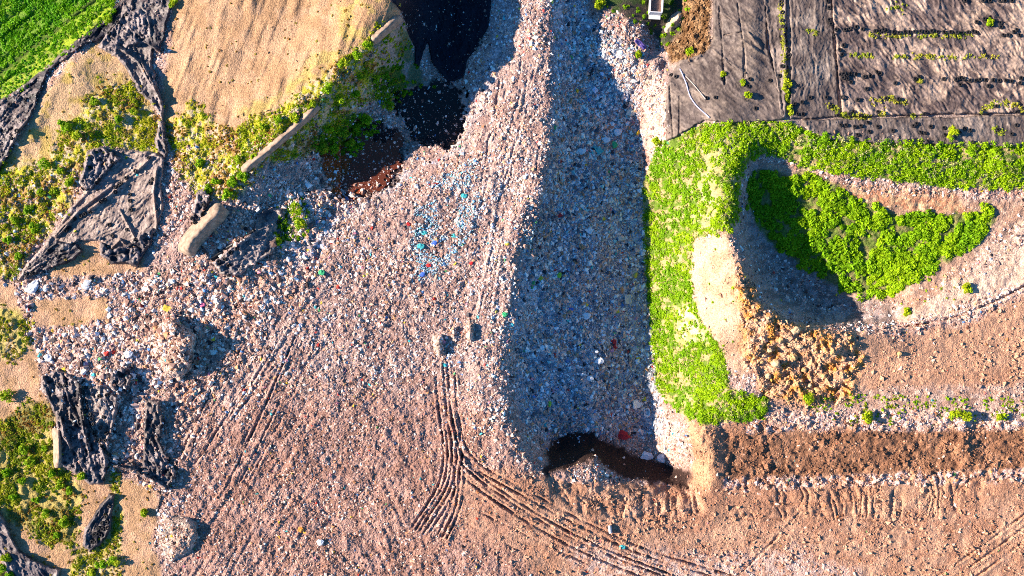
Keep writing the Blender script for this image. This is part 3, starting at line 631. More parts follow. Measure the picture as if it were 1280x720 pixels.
TY = [
 ('tyres down the weed column', 'black tyre in the weedy column between two liner sheets', [(976.5,2),(976.5,6),(977.6,15.5),(978,26),(978.6,33),(982,36),(981,44),(982,52),(984,62),(987,69),(977.6,83),(983,84),(974,95)]),
 ('tyres down the seam', 'black tyre in the loose line down the seam beside the smooth panel', [(1034,2),(1036,10),(1036,25),(1038.3,30),(1045,37.5),(1043.3,44),(1054,57),(1049,62.5),(1052,68)]),
 ('tyres in the long top row', 'black tyre in the long straight upper row across the wrinkled sheet', [(1056,37.5),(1062,36),(1070,34),(1078,36.4),(1093.6,39),(1100,39),(1104,37.5),(1108,39),(1116.5,40),(1123.5,41),(1130.4,40),(1136,40.7),(1143,39.6),(1150.5,39.3),(1157,40),(1164.4,39),(1171.7,40),(1179.4,40.7),(1187.8,40.5),(1196,41),(1202,41.4),(1209.6,40.7),(1215.8,39.6),(1219.7,41)]),
 ('tyres along the top edge', 'black tyre in the short row cut by the top of the frame', [(1206,1),(1229,1),(1237,1),(1250,1),(1255.4,1.4),(1264.4,1)]),
 ('tyres round the bright shrub', 'black tyre lying around the single bright shrub on the wrinkled sheet', [(1220.3,28),(1229.7,24),(1236.7,22),(1250,29),(1250.6,34)]),
 ('tyres right of the long top row', 'black tyre in the small bunch beyond the end of the long upper row', [(1253.3,44.4),(1259.6,44.4),(1266.5,40.3),(1270,37.8),(1273.5,44.4)]),
 ('tyres bunched at the seam', 'black tyre in the tight bunch against the seam, halfway down the wrinkled sheet', [(1050.5,93),(1054.7,92),(1059,93.5),(1062.8,92),(1069,93),(1054,97),(1059,98.3),(1063.3,103),(1080.4,96),(1087,95),(1095.7,90.7),(1100,91.7)]),
 ('tyres in the lower row', 'black tyre in the lower straight row across the wrinkled sheet', [(1179.7,98.6),(1194.7,99.4),(1199.9,97.5),(1204.7,98.3),(1212.4,100.6),(1218.9,100.8),(1224.9,99.4),(1231.8,100),(1240.8,100.1),(1248.5,100.7),(1256.4,100.8),(1263.8,101.8),(1275.6,98),(1274.9,103.8)]),
 ('loose tyres on the wrinkled sheet', 'lone black tyre lying apart from the rows on the wrinkled sheet', [(1083,111),(1119,104),(1199.4,106.4),(1235,107.6),(1148,96),(1143,99),(1053.3,122),(1072,124.7),(1107.5,123),(1122.5,124),(1097,140.3),(1154.7,142),(1270.3,139),(1245,133)]),
 ('tyres on the smooth panel', 'black tyre near the low end of the smooth grey panel', [(1012.4,122),(1032.5,122),(1002,128),(993,130.3),(1003,143),(996.4,143),(1037.4,133)]),
 ('tyres by the orange stain', 'black tyre beside the rusty stain at the foot of the wrinkled sheet', [(1061.7,142),(1075,144),(1047,144),(1066,140)]),
 ('tyres on the strip', 'black tyre scattered on the long strip above the green bank', [(1050.6,157),(1057,157),(1068,158.8),(1075.6,158),(1084,153.6),(1096.7,158.8),(1086,165),(1071.4,169),(1115.6,163.6),(1141.5,157.6),(1145,155),(1162.8,158.5),(1179.3,160.4),(1180.4,169),(1149.9,166),(1155.8,167),(1136,176),(1149,177),(1159,177),(1199,166),(1205.4,161),(1212.4,163),(1215,178),(1246.7,162.5),(1264,168),(1270,156.7)]),
 ('tyres on the grey sheet', 'black tyre on the grey-brown sheet beside the rubble patch', [(845,96),(839,94),(902.5,99),(937,99),(962,101),(882.7,122.7),(894,122),(944,135.7),(935,108)]),
 ('tyres on the tyre-dotted sheet', 'black tyre in the diagonal line across the wide brownish sheet', [(93,273),(101.7,270),(106.5,267),(112.8,264.7),(126.4,252),(130.8,249.4),(144,240),(145,234.4),(149,232),(152,230),(158.3,222.8),(169.7,213.8),(186.4,197.6)]),
 ('loose tyres on the brownish sheet', 'black tyre lying loose in the middle of the wide brownish sheet', [(162.8,243.2),(162.8,251),(164,262),(137,281),(159,287),(141,295),(169,299.5),(86.7,285),(82.5,288),(191,224),(188.5,229)]),
 ('tyres in the crumpled corner', 'tyre caught in the crumpled corner of black sheet below the weeds', [(121,228),(124,224),(140.6,203),(104,235.6)]),
 ('tyres in the bunched sheet', 'tyre caught in the bunched sheet at the foot of the weedy slope', [(61.7,313),(40,341.7),(33,343)]),
 ('tyres round the hollow', 'black tyre in the heap round the hollow beside the pleated sheet', [(103.5,476),(107.6,484.7),(81.7,481.7),(133.7,493.5),(110,508),(113.6,517.8),(115,524),(117,530.3),(109,502.5),(130,521),(124.7,494.9),(121,539.7),(125.3,550.8),(128,556),(132,551),(133.6,541.8),(125,535)]),
 ('tyres on the narrow sheet', 'black tyre stacked on the narrow dark sheet among scrub', [(136.7,633),(133.3,646),(128,653.7),(134.5,653),(123.3,660),(128.8,661),(134.5,660),(118.3,667.5),(123,667),(127,669),(115.8,676.7),(121,677)]),
 ('tyres on the torn sheet', 'tyre on the torn sheet below the thick cloth-covered berm', [(288,315.6),(296.3,310.5),(273.7,326.7),(286,331.6),(281,324),(286.6,343.8),(348.5,275.9),(307,285.8)]),
 ('tyres by the thick berm', 'tyre on the small crumpled sheet beside the thick berm', [(243.7,278),(240,273),(252.5,267.5),(255,256)]),
 ('tyres on the field strip', 'tyre on the crumpled strip beside the green field', [(32,125),(12.6,131),(21.4,163.7),(14.6,173.4)]),
 ('tyres at the sheet tail', 'tyre at the neck of the heavily crumpled sheet', [(147.5,28),(158,18),(136.7,41.7)]),
]
def normal_at(u, v, e=3):
    hx = (float(hat(u + e, v)) - float(hat(u - e, v))) / (2 * e / S); hy = (float(hat(u, v - e)) - float(hat(u, v + e))) / (2 * e / S)
    return Vector((-hx, -hy, 1)).normalized()
for (g, lab, lst) in TY:
    for (u, v) in lst:
        s_ = random.uniform(.88, 1.05)
        nn = (normal_at(u, v) + Vector((random.uniform(-.15, .15), random.uniform(-.15, .15), 0))).normalized()
        hmax = max(float(hat(u + dx, v + dy)) for dx in (-2, 0, 2) for dy in (-2, 0, 2)); hc = float(hat(u, v))
        q = nn.to_track_quat('Z', 'Y')
        put('tyre', TM, loc=P3(u, v, (hmax - hc) * .5 - .02), rot=q.to_euler(), scale=(s_ * TS, s_ * TS, .9), label=lab, cat='tyre', group=g)

# ------------------------------------------------------------------ loose rubbish: one mass of crumpled pieces
PAL = [((.66,.49,.42), 26), ((.50,.35,.29), 22), ((.33,.21,.17), 18), ((.88,.80,.75), 22), ((.16,.105,.09), 11), ((.04,.035,.04), 6), ((.50,.30,.18), 6), ((.10,.22,.45), .8), ((.08,.45,.50), .5), ((.50,.07,.06), .6), ((.10,.36,.14), .3), ((.66,.50,.10), .5), ((.60,.28,.34), .4)]
PC = np.array([p_[0] for p_ in PAL], np.float32); PW = np.array([p_[1] for p_ in PAL]); PW = PW / PW.sum()
def scatter(density, N, seed):
    """N points drawn with probability density (map over the survey grid)"""
    r = np.random.default_rng(seed)
    A_ = density[O:O + len(v_in), O:O + len(u_in)].astype(np.float64)
    cs = np.cumsum(A_.ravel()); cs /= cs[-1]
    k_ = np.searchsorted(cs, r.random(N))
    yy, xx = np.divmod(k_, A_.shape[1])
    return xx - 70 + r.random(N) - .0, yy - 60 + r.random(N), r
def pieces(name, u, v, size, cols, r, flat=.35, mat=M_litter, sides=4, sink=.05, kind='stuff'):
    n_ = len(u); h = hat(u, v); k_ = (1 - h / CZ) / S
    base = np.stack([(u - 640) * k_, (360 - v) * k_, h - sink], 1)
    a0 = r.random(n_) * 2 * math.pi; asp = .45 + .55 * r.random(n_)
    tx = (r.random(n_) - .5) * .9; ty = (r.random(n_) - .5) * .9
    vs = np.zeros((n_, sides + 1, 3), np.float32)
    ca, sa = np.cos(a0), np.sin(a0)
    for j in range(sides):
        a = 2 * math.pi * (j + .5) / sides; rr = size * (.6 + .5 * r.random(n_))
        x = np.cos(a) * rr; y = np.sin(a) * rr * asp
        X = x * ca - y * sa; Y = x * sa + y * ca
        vs[:, j] = np.stack([X, Y, X * tx + Y * ty + size * .1 * r.random(n_)], 1)
    ap = size * (flat * (.5 + 1.1 * r.random(n_)))
    vs[:, sides] = np.stack([(r.random(n_) - .5) * size * .8, (r.random(n_) - .5) * size * .8, ap + np.abs(tx) * size * .2], 1)
    vs += base[:, None]
    i0 = (np.arange(n_) * (sides + 1))[:, None]
    F = np.concatenate([np.stack([i0[:, 0] + j, i0[:, 0] + (j + 1) % sides, i0[:, 0] + sides], 1) for j in range(sides)])
    cc = np.repeat(cols, sides + 1, axis=0)
    me = np_mesh(name, vs.reshape(-1, 3), F, cc, False, mat)
    return put(name, me, kind=kind)
sheetmask = np.zeros(UU.shape, np.float32)
for pl in SH:
    sl = sub(pl, 6); sheetmask[sl] = np.maximum(sheetmask[sl], sst(-1, 2, sd_poly(pl, CU[sl], CV[sl]) + NZ1[sl] * 8))
clumpy = .35 + 1.3 * sst(.3, .7, fbm(CU, CV, 18, 4, 801))
D = rub * clumpy * (1 - .97 * sheetmask) * (1 - .75 * Z['veg_tl'])
D = np.maximum(D, .12 * Z['bench'] * t2 + .9 * edge * t3)
D = np.maximum(D * (1 - Z['pit_floor']), (.03 + .5 * mask([(925,300),(990,330),(1060,375),(1130,372),(1180,345),(1250,285),(1290,262),(1300,290),(1220,350),(1130,385),(1020,395),(950,360)], 8, 14)) * Z['pit_floor'] * (1 - Z['pit_green'])); D = np.maximum(D, .35 * mask([(700,685),(980,690),(1080,715),(1080,780),(700,780)], 8, 20) * t3)
D *= (1 - Z['bank']) ; D = np.maximum(D * (1 - .86 * Z['mudpool']) * (1 - .84 * Z['leachate']), .015 * Z['darksoil'])
D = np.maximum(D, .5 * Z['access']); D = np.maximum(D, .16 * Z['mudpool'] + .22 * Z['leachate']); D *= inner
crest = mask([(640,-60),(690,-60),(688,190),(650,300),(628,460),(640,560),(690,595),(640,600),(590,560),(570,440),(590,300),(620,100)], 18, 20, 6, 50)
crest = np.maximum(crest, .8 * Z['access'])
def tint_cols(u, v, r, n_):
    idx = r.choice(len(PC), n_, p=PW); c_ = PC[idx].copy()
    tone = .62 + .8 * fbm(u, v, 46, 5, 901, .65) * (.7 + .6 * vnoise((u + .5 * v) / 9, v / 80, 905)); c_ *= tone[:, None]
    c_ *= np.array([1, .93, .88]) ** (3 * fbm(u, v, 60, 3, 911) - .8)[:, None]
    c_ *= (.75 + .5 * r.random(n_))[:, None]
    ui = np.clip((u + 70).astype(int), 0, len(u_in) - 1); vi = np.clip((v + 60).astype(int), 0, len(v_in) - 1)
    get = lambda m: m[O:O + len(v_in), O:O + len(u_in)][vi, ui]
    c_ = (c_.mean(1, keepdims=True) + (c_ - c_.mean(1, keepdims=True)) * 1.15) * np.array([.99, .96, .96])
    red = get(np.clip(redd * .55 + Z['bench'] * .9 + Z['soil_track'] * .9, 0, 1))[:, None]
    pale_ = get(crest)[:, None]; c_ = c_ * (1 + .28 * pale_) + .05 * pale_
    c_ = c_ * (1 - red) + red * (c_ * np.array([.85, .66, .55]) + np.array([.03, .01, .0]))
    tr = get(np.clip(Z['trench'] + Z['shade_tint'] * .7, 0, 1))[:, None]
    blue_shade = (c_.mean(1, keepdims=True) ** 1.1 * 1.38) * np.array([.93, 1.10, 1.38])  # bluish shade tint put into the litter colour, not blue plastic
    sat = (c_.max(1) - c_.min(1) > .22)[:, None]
    c_ = np.where(sat, c_, c_ * (1 - tr * .75) + blue_shade * tr * .75)
    return np.clip(c_, .01, .85).astype(np.float32), get
N = 720000
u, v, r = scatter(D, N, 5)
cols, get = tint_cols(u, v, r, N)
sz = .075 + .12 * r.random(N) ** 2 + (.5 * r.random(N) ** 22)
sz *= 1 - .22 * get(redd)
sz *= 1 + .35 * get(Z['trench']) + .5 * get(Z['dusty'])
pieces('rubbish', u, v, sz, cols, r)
# a drift of blue and turquoise plastic on the plateau
cm = mask([(522,232),(590,205),(600,260),(585,300),(560,345),(520,350),(518,300)], 8, 20, 8)
u, v, r = scatter(cm * sst(.42, .6, fbm(CU, CV, 12, 3, 811)), 1500, 6)
ix = r.choice(6, 1500); BC = np.array([(.16,.34,.55),(.18,.52,.56),(.7,.72,.74),(.45,.66,.68),(.6,.70,.72),(.38,.55,.62)], np.float32)[ix]
pieces('plastic_litter', u, v, .13 + .22 * r.random(1500) ** 3, BC, r, .3, sink=-.10)
# bright pale bags and films lying in the shaded trench
cm = Z['trench'] * mask([(700,30),(800,60),(806,250),(800,300),(700,300),(690,150)], 20, 30, 5) * inner + .18 * Z['trench'] * inner
u, v, r = scatter(cm, 5200, 7)
ix = r.choice(5, 5200); BC = np.array([(.80,.80,.80),(.75,.73,.7),(.55,.68,.72),(.8,.78,.72),(.35,.62,.6)], np.float32)[ix]
pieces('pale_film_litter', u, v, .20 + .5 * r.random(5200) ** 5, BC, r, .3)
# soil clods
D2 = (soil_all * (.15 + 1.6 * sst(.4, .62, fbm(CU, CV, 24, 5, 860, .7))) + 1.2 * Z['clay'] + .8 * Z['rubble'] * 3 + .25 * Z['pale'] + .015 * sand_all + .5 * Z['ditch'] + edge) * (1 - .9 * sheetmask) * inner
u, v, r = scatter(D2, 40000, 8)
ui = np.clip((u + 70).astype(int), 0, len(u_in) - 1); vi = np.clip((v + 60).astype(int), 0, len(v_in) - 1)
gc = col[O:O + len(v_in), O:O + len(u_in)][vi, ui] * (.72 + .6 * r.random(40000))[:, None]
rb = Z['rubble'][O:O + len(v_in), O:O + len(u_in)][vi, ui]; cl_ = Z['clay'][O:O + len(v_in), O:O + len(u_in)][vi, ui]
pieces('soil_clods', u, v, .12 + .16 * r.random(40000) ** 2 + .5 * r.random(40000) ** 14 + .12 * rb + .12 * cl_ * r.random(40000), gc.astype(np.float32), r, .6, mat=M_ground)

# ------------------------------------------------------------------ foliage
def leaves_np(cx, cy, cz, rad, nl, cbase, r, size=(.16, .34), squash=.75):
    """clumps of leaf blades: arrays of clump centres -> V, F, cols"""
    m_ = len(cx); n_ = int(nl * m_)
    k_ = np.repeat(np.arange(m_), int(nl))
    d = r.normal(size=(n_, 3)); d /= np.linalg.norm(d, axis=1)[:, None]; d[:, 2] = np.abs(d[:, 2])
    rr = rad[k_] * (.45 + .6 * r.random(n_))
    c_ = np.stack([cx[k_], cy[k_], cz[k_]], 1) + d * rr[:, None] * np.array([1, 1, squash])
    nrm = d * .8 + r.normal(size=(n_, 3)) * .5 + np.array([0, 0, .35]); nrm /= np.linalg.norm(nrm, axis=1)[:, None]
    t = np.cross(nrm, r.normal(size=(n_, 3))); t /= np.linalg.norm(t, axis=1)[:, None]; b = np.cross(nrm, t)
    s_ = (size[0] + (size[1] - size[0]) * r.random(n_))[:, None]
    V_ = np.stack([c_ - t * s_, c_ - b * s_ * .55 + nrm * s_ * .12, c_ + t * s_, c_ + b * s_ * .55 + nrm * s_ * .12], 1).reshape(-1, 3)
    F_ = np.arange(n_ * 4).reshape(-1, 4)
    cc = cbase[k_] * (.7 + .6 * r.random(n_))[:, None]
    return V_, F_, np.repeat(np.clip(cc, 0, 1), 4, axis=0)
G1, G2, G3, G4 = C(.27,.46,.008), C(.13,.28,.008), C(.42,.48,.012), C(.26,.24,.03)
def cover(name, dens, Ncl, nl, rad, cA, cB, seed, size=(.16, .34), lift=-.1, squash=.75, kind='stuff'):
    u, v, r = scatter(dens * inner, Ncl, seed); h = hat(u, v); k_ = (1 - h / CZ) / S
    rd = rad[0] + (rad[1] - rad[0]) * r.random(Ncl) ** 1.5
    t = np.clip(fbm(u, v, 22, 3, seed + 900) * 2.4 - .7 + (r.random(Ncl) - .5) * .5, 0, 1)[:, None]
    cb = cA * (1 - t) + cB * t
    V_, F_, cc = leaves_np((u - 640) * k_, (360 - v) * k_, h + lift, rd, nl, cb.astype(np.float32), r, size, squash)
    put(name, np_mesh(name, V_, F_, cc, False, M_leaf), kind=kind)
rimsh = 1.0
bankd = Z['bank'] * (1 - .92 * Z['bank_bare']) * (.15 + sst(.40, .52, fbm(CU, CV, 9, 3, 820)))
cover('bank_undergrowth', bankd, 7000, 32, (.2, .75), C(.20,.40,.008), C(.36,.54,.008), 21, size=(.1, .26))
cover('bank_dry_stalks', Z['bank'] * t3, 1300, 9, (.2, .6), C(.52,.50,.22), C(.40,.44,.08), 31, size=(.1, .22), lift=.15)
pg = Z['pit_green'] * (.03 + sst(.38, .52, fbm(CU, CV, 12, 3, 830)))
cover('pit_undergrowth', pg, 1500, 52, (.4, 1.0), C(.34,.52,.008), C(.20,.40,.008), 22, size=(.2, .4))
vt = Z['veg_tl'] * sst(.45, .6, fbm(CU, CV, 20, 4, 840)) * (1 - sheetmask)
cover('slope_weeds', vt + .12 * Z['veg_tl'] + .02 * Z['sand_left'] * t2, 5200, 13, (.12, .5), C(.52,.52,.014), C(.30,.42,.01), 23, size=(.12, .26))
vl = (Z['veg_ll'] + .5 * Z['veg_ll2']) * sst(.42, .58, fbm(CU, CV, 16, 4, 850)) * (1 - .8 * sheetmask)
cover('scrub_weeds', vl, 2400, 16, (.15, .5), C(.42,.42,.02), C(.22,.30,.012), 24)
cover('basin_weeds', Z['veg_basin'] + .25 * Z['truck_green'] + .12 * Z['basin_bare'], 420, 34, (.25, .65), G1, G2, 25)
dry = (Z['veg_tl'] + Z['veg_ll'] + Z['veg_ll2']) * (1 - sheetmask) * t2 + .04 * sand_all * t2
cover('dry_grass', dry, 3800, 12, (.12, .32), C(.44,.40,.07), C(.40,.20,.04), 26, size=(.1, .24), lift=0)
cover('field_grass', Z['field'] * (CU < 156) * (CV < 150) * (.4 + t3) * (1 - .9 * np.exp(-((CU + CV * 1.28 - 118) / 6) ** 2)) * (1 - .6 * sst(120, 150, CU + CV * 1.28)), 5200, 20, (.2, .5), C(.13,.40,.008), C(.26,.50,.008), 27, size=(.14, .3))
fb = np.zeros(UU.shape, np.float32)
for pts, w in (([(1087,43),(1130,45),(1215,44)],2.2),([(1063,69),(1092,69)],2.2),([(1118,70),(1170,70),(1200,71),(1245,70)],2),([(1090,126),(1110,122),(1130,127)],3),([(1035,130),(1050,142),(1080,146),(1105,140),(1112,138)],3),([(976,0),(979,60),(982,96)],3),([(1228,138),(1240,130),(1262,128),(1275,134)],3),([(1120,5),(1128,12)],2),([(1245,163),(1252,163)],4),([(1110,12),(1130,5)],2),([(1140,144),(1150,143)],3),([(1010,40),(1018,40)],2.5),([(848,172),(884,160)],2),([(1144,99),(1150,102)],2.5)):
    sl = sub(np.array(pts, float), 14); fb[sl] = np.maximum(fb[sl], np.exp(-(dist_line(np.array(pts, float), sl) / w) ** 2))
cover('moss', fb * (.2 + t3), 900, 12, (.12, .3), C(.50,.46,.06), C(.36,.42,.04), 28, size=(.1, .2), lift=0)
eb = mask([(1000,490),(1280,500),(1280,525),(1060,530),(1000,505)], 4, 10) * t2
cover('bench_weeds', 1.6 * eb + .05 * Z['pale'] + .12 * mask([(1140,340),(1230,340),(1220,370),(1120,400),(1110,392)], 4, 10), 260, 20, (.15, .35), C(.34,.40,.02), G1, 29)

# single shrubs
M_stem = flat_mat('stem_bark', (.12, .09, .05), .9)
def shrub(u, v, rad, label, ca=G1, cb=G3, group=None, name='shrub', tall=1.0, seed=0, cat='shrub', sy=1.0):
    r = np.random.default_rng(3000 + int(u * 7 + v * 13))
    b = P3(u, v, -.1)
    root = put(name, None, loc=b, label=label, cat=cat, group=group)
    m_ = 9; th = r.random(m_) * 6.28; q = r.random(m_) ** .5 * rad * .75
    cx = np.cos(th) * q; cy = np.sin(th) * q * sy; cz = (.35 + .5 * r.random(m_)) * rad * tall
    t = r.random(m_)[:, None]
    V_, F_, cc = leaves_np(cx, cy, cz, np.full(m_, rad * .5), 46, (ca * (1 - t) + cb * t).astype(np.float32), r, (.12, .28), 1.0)
    put('foliage', np_mesh('foliage', V_, F_, cc, False, M_leaf), parent=root)
    vs = []; fs = []
    for i in range(m_):
        o = len(vs)
        for (px, py, pz, w) in ((0, 0, 0, .05), (cx[i], cy[i], cz[i], .02)):
            for j in range(3): vs.append((px + w * math.cos(j * 2.09), py + w * math.sin(j * 2.09), pz))
        for j in range(3): fs.append((o + j, o + (j + 1) % 3, o + 3 + (j + 1) % 3, o + 3 + j))
    put('stems', np_mesh('stems', np.array(vs), np.array(fs), None, False, M_stem), parent=root)
for a in [
 (1235,29,.75,'bright green shrub alone on the wrinkled liner sheet among tyres'),
 (903.5,93,.5,'small bright shrub growing at the low end of a crease in the grey sheet'),
 (928,104,.6,'upper shrub of the leafy pair on the grey liner sheet'),
 (934,120,.7,'lower shrub of the leafy pair on the grey liner sheet'),
 (820.5,176,1.1,'round green shrub at the corner where rubble path meets the green bank'),
 (797,69,.7,'small shrub on the rubble path beside the dark gully'),
 (862,66,.9,'yellow-green shrub at the foot of the brown rubble patch'),
 (749,6,1.1,'leafy shrub at the top of the shaded rubbish slope'),
 (485,133,1.3,'bright yellow-green shrub catching the sun above the dark water'),
 (1010,498,1.4,'round green shrub on the clay bench edge'),
 (1081,519,1.3,'larger green shrub on the debris edge above the ditch'),
 (1190,518,1.2,'left shrub of the low green line above the ditch'),
 (1206,520,1.1,'middle shrub of the low green line above the ditch'),
 (1250,520,1.1,'right shrub of the low green line above the ditch'),
 (372,262,1.4,'upper shrub of the group beside the torn sheet near the basin'),
 (377,282,1.4,'lower shrub of the group beside the torn sheet near the basin'),
 (348,303,.8,'small yellow shrub of the group beside the torn sheet'),
 (1206,360,1.0,'low shrub on the pale sand at the open side of the pit'),
 (1132,390,.8,'low shrub at the tip of the pit shadow'),
 (104,595,.8,'tiny bright shrub on bare sand below the pleated sheet'),
 (183,640,.8,'small yellow shrub on the bare sand beside the pale heap'),
 (136,27,1.2,'green shrub at the verge beside the crumpled sheet neck'),
 (218,6,1.0,'yellow shrub at the top corner of the sandy slope'),
 (12,495,1.4,'small brown-green shrub on the sand at the frame edge'),
]: shrub(*a)
shrub(982, 108, .9, 'tall narrow green shrub at the top of the leafy line dividing the sheets', sy=1.7, ca=C(.34,.42,.02))
shrub(984, 122, .8, 'narrow green shrub in the middle of the leafy line dividing the sheets', sy=1.8, ca=C(.34,.42,.02))
shrub(986, 138, .8, 'narrow green shrub at the low end of the leafy line dividing the sheets', sy=1.8, ca=C(.34,.42,.02))
shrub(1188, 168, 1.0, 'tall pointed green shrub standing on the strip above the bank', sy=2.0, tall=1.6)
GR = [('shrubs on the slope above the basin', 'leafy green shrub on the slope above the basin', [(430,80),(448,70),(462,58),(410,112),(424,124),(445,118),(392,130),(470,100),(452,96),(330,160),(348,150),(318,196),(300,200),(370,148),(290,228),(272,226),(262,236),(285,244),(305,222),(252,205)]),
      ('shrubs on the weedy slope', 'green shrub among yellow weeds left of the brownish sheet', [(85,158),(98,170),(150,150),(170,140),(120,128),(60,205),(78,215),(20,275),(38,262),(12,300),(46,285),(25,320),(70,240),(90,228),(54,240)]),
      ('shrubs in the scrub patch', 'green shrub in the scrub patch beside the pleated sheet', [(50,545),(58,560),(40,575),(66,590),(78,604),(30,600),(18,620),(46,625),(60,640),(82,650),(34,560),(90,612),(72,668),(128,705),(145,700),(118,715),(10,590)]),
      ('shrubs at the frame corner', 'bright green shrub in the corner below the dark sheet strip', [(6,708),(14,718),(2,718),(10,698)]),
      ('shrubs in the basin', 'green shrub in the shaded basin above the red pool', [(412,160),(430,168),(448,160),(420,186),(440,180),(405,188),(460,150)])]
for g, lab, lst in GR:
    for (x, y) in lst:
        yel = random.random()
        shrub(x, y, random.uniform(.6, 1.25), lab, ca=G1 if yel < .5 else C(.44,.48,.02), cb=G1, group=g)

# ------------------------------------------------------------------ clods you could lift
def lump_mesh(name, seed, mat, rough=.3, flatten=.8, sub_=3):
    import bmesh
    bm = bmesh.new(); bmesh.ops.create_icosphere(bm, subdivisions=sub_, radius=1)
    r = np.random.default_rng(seed); ks = r.normal(size=(7, 3)) * 2.2; ph = r.random(7) * 6.28
    for vt_ in bm.verts:
        p = np.array(vt_.co); f = 1 + rough * sum(abs(math.sin(float(ks[i] @ p) + ph[i])) - .6 for i in range(7)) / 3.2
        vt_.co = Vector(p * f); vt_.co.z *= flatten
    me = bpy.data.meshes.new(name); bm.to_mesh(me); bm.free(); me.materials.append(mat)
    return me
M_clay = flat_mat('clay_lump', (.50, .31, .14), .95, .25, .5, bump=.08)
M_clayp = flat_mat('pale_clay_lump', (.52, .37, .21), .95, .2, .5, bump=.08)
cm_ = [lump_mesh('clay_lump', 40 + i, M_clay if i % 3 else M_clayp, .45) for i in range(6)]
for i, (x, y, s_, lab) in enumerate([
 (995,413,1.05,'pale block-shaped clay lump on the pit rim, brightest of all'),(992,446,1.0,'tall pale clay lump below the block-shaped one'),(1041,440,.75,'yellowish rounded clay lump apart from the others towards the open bench'),
 (970,455,1.0,'orange clay lump with a deep shadow, lowest on the slope side'),(1013,424,.6,None),(976,425,.7,None),(962,437,.8,None),(1005,462,.7,None),(1030,470,.6,None),(960,470,.8,None),(985,478,.7,None),(1020,440,.5,None),(1000,388+45,.6,None),(952,452,.6,None),(1022,488,.9,'orange clay lump at the foot of the clay slope'),(1012,482,.6,None),(1124,442,.55,'single small stone-like lump in the middle of the open bench'),(945,400,.5,None),(982,402,.5,None)]):
    put('clay_lump', cm_[i % 6], loc=P3(x, y, s_ * .35), rot=(random.random(), random.random(), random.random() * 6), scale=(s_ * .8, s_ * random.uniform(.6, .8), s_ * .8), label=lab or 'rough brown clay lump among others on the churned slope below the pit rim', cat='clay lump', group=None if lab else 'clay lumps on the churned slope')

# ------------------------------------------------------------------ large pieces of waste that can be picked out
def pmat(nm, c, rough=.5): return flat_mat(nm, c, rough, .12, .5)
PM = {'white': pmat('white_plastic', (.78, .78, .77)), 'cream': pmat('cream_plastic', (.68, .62, .48)), 'red': pmat('red_plastic', (.55, .03, .03)), 'green': pmat('green_plastic', (.05, .42, .16)), 'teal': pmat('teal_plastic', (.06, .42, .42)),
      'blue': pmat('blue_plastic', (.06, .14, .5)), 'yellow': pmat('yellow_plastic', (.65, .48, .05)), 'purple': pmat('purple_plastic', (.12, .08, .28)), 'pink': pmat('pink_plastic', (.6, .12, .25)), 'grey': pmat('grey_plastic', (.45, .47, .5)), 'lime': pmat('lime_plastic', (.35, .55, .05)), 'orange': pmat('orange_plastic', (.7, .28, .05))}
bagm = {}
def bag(x, y, s_, colr, label, sx=1., rz=0., flat=.6):
    key = (colr, int(x) % 3)
    if key not in bagm: bagm[key] = lump_mesh('bag', 70 + int(x) % 3 + len(colr), PM[colr], .75, .6)
    root = put('waste_bag', bagm[key], loc=P3(x, y, s_ * .25), rot=(0, 0, rz), scale=(s_ * sx * .92, s_ * .8, s_ * flat * .7), label=label, cat='waste bag')
    return root
def crumpled_sheet(x, y, a, b, colr, label, rz=0., amp=.25, cat='plastic sheet', name='plastic_sheet', th=.03):
    r = np.random.default_rng(int(x * 3 + y)); n_ = 12
    g = np.linspace(-1, 1, n_); X, Y = np.meshgrid(g, g)
    Zt = amp * (vnoise(X * 2.2 + x, Y * 2.2 + y, 41) + .6 * vnoise(X * 4.5, Y * 4.5 + x, 43))
    ed = 1 + .18 * (vnoise(X * 3 + 5, Y * 3 + y, 44) - .5)
    top = np.stack([X * a * ed, Y * b * ed, Zt + .08 + th], -1).reshape(-1, 3); bot = top - np.array([0, 0, th])
    F = grid_faces(n_, n_).reshape(-1, 4)[:, ::-1]; m_ = n_ * n_
    rim = [i for i in range(n_)] + [i * n_ + n_ - 1 for i in range(1, n_)] + [m_ - 1 - i for i in range(1, n_)] + [(n_ - 1 - i) * n_ for i in range(1, n_ - 1)]
    side = np.array([(rim[i], rim[i - 1], rim[i - 1] + m_, rim[i] + m_) for i in range(len(rim))])
    me = np_mesh(name, np.concatenate([top, bot]), np.concatenate([F, F[:, ::-1] + m_, side]), None, True, PM[colr])
    q = normal_at(x, y).to_track_quat('Z', 'Y').to_euler(); q.z += rz
    put(name, me, loc=P3(x, y, .03), rot=q, label=label, cat=cat)
bag(772,165,.85,'white','largest round white bag in the shaded trench')
bag(764.5,155,.55,'white','small white bag just above and left of the largest round one', 1.2)
bag(784,154,.6,'white','upright white bag at the right side of the shaded trench, near the path', .7)
bag(788,141,.8,'cream','cream lumpy bag at the edge of the shaded trench, by the sunlit path', 1.1)
bag(727,189,.7,'white','oval white bag in the trench left of the turquoise scraps', 1.3)
bag(743,184,.5,'teal','pale turquoise bag between two white bags in the trench')
bag(757,175,.7,'white','flat white bag directly below the largest round one', 1.4)
bag(767,181,.8,'green','dark green crumpled bag in the upper trench')
bag(733,395,.85,'white','lone pale bag in the middle of the shaded trench', 1.0)
bag(749,451,.8,'white','oval white bag low in the shaded trench', 1.2)
bag(737,473,.6,'white','small oval white bag close to the black hollow', 1.3)
bag(767,428,.75,'red','bright red upper bag in the shaded trench', .8)
bag(768,434,.5,'red','bright red lower bag touching the upper red one', 1.0)
bag(699,269,.5,'red','small red bag near the sunlit lip of the trench', 1.2)
bag(777,543,1.0,'red','dark red bag beside the black hollow', 1.6, -.3)
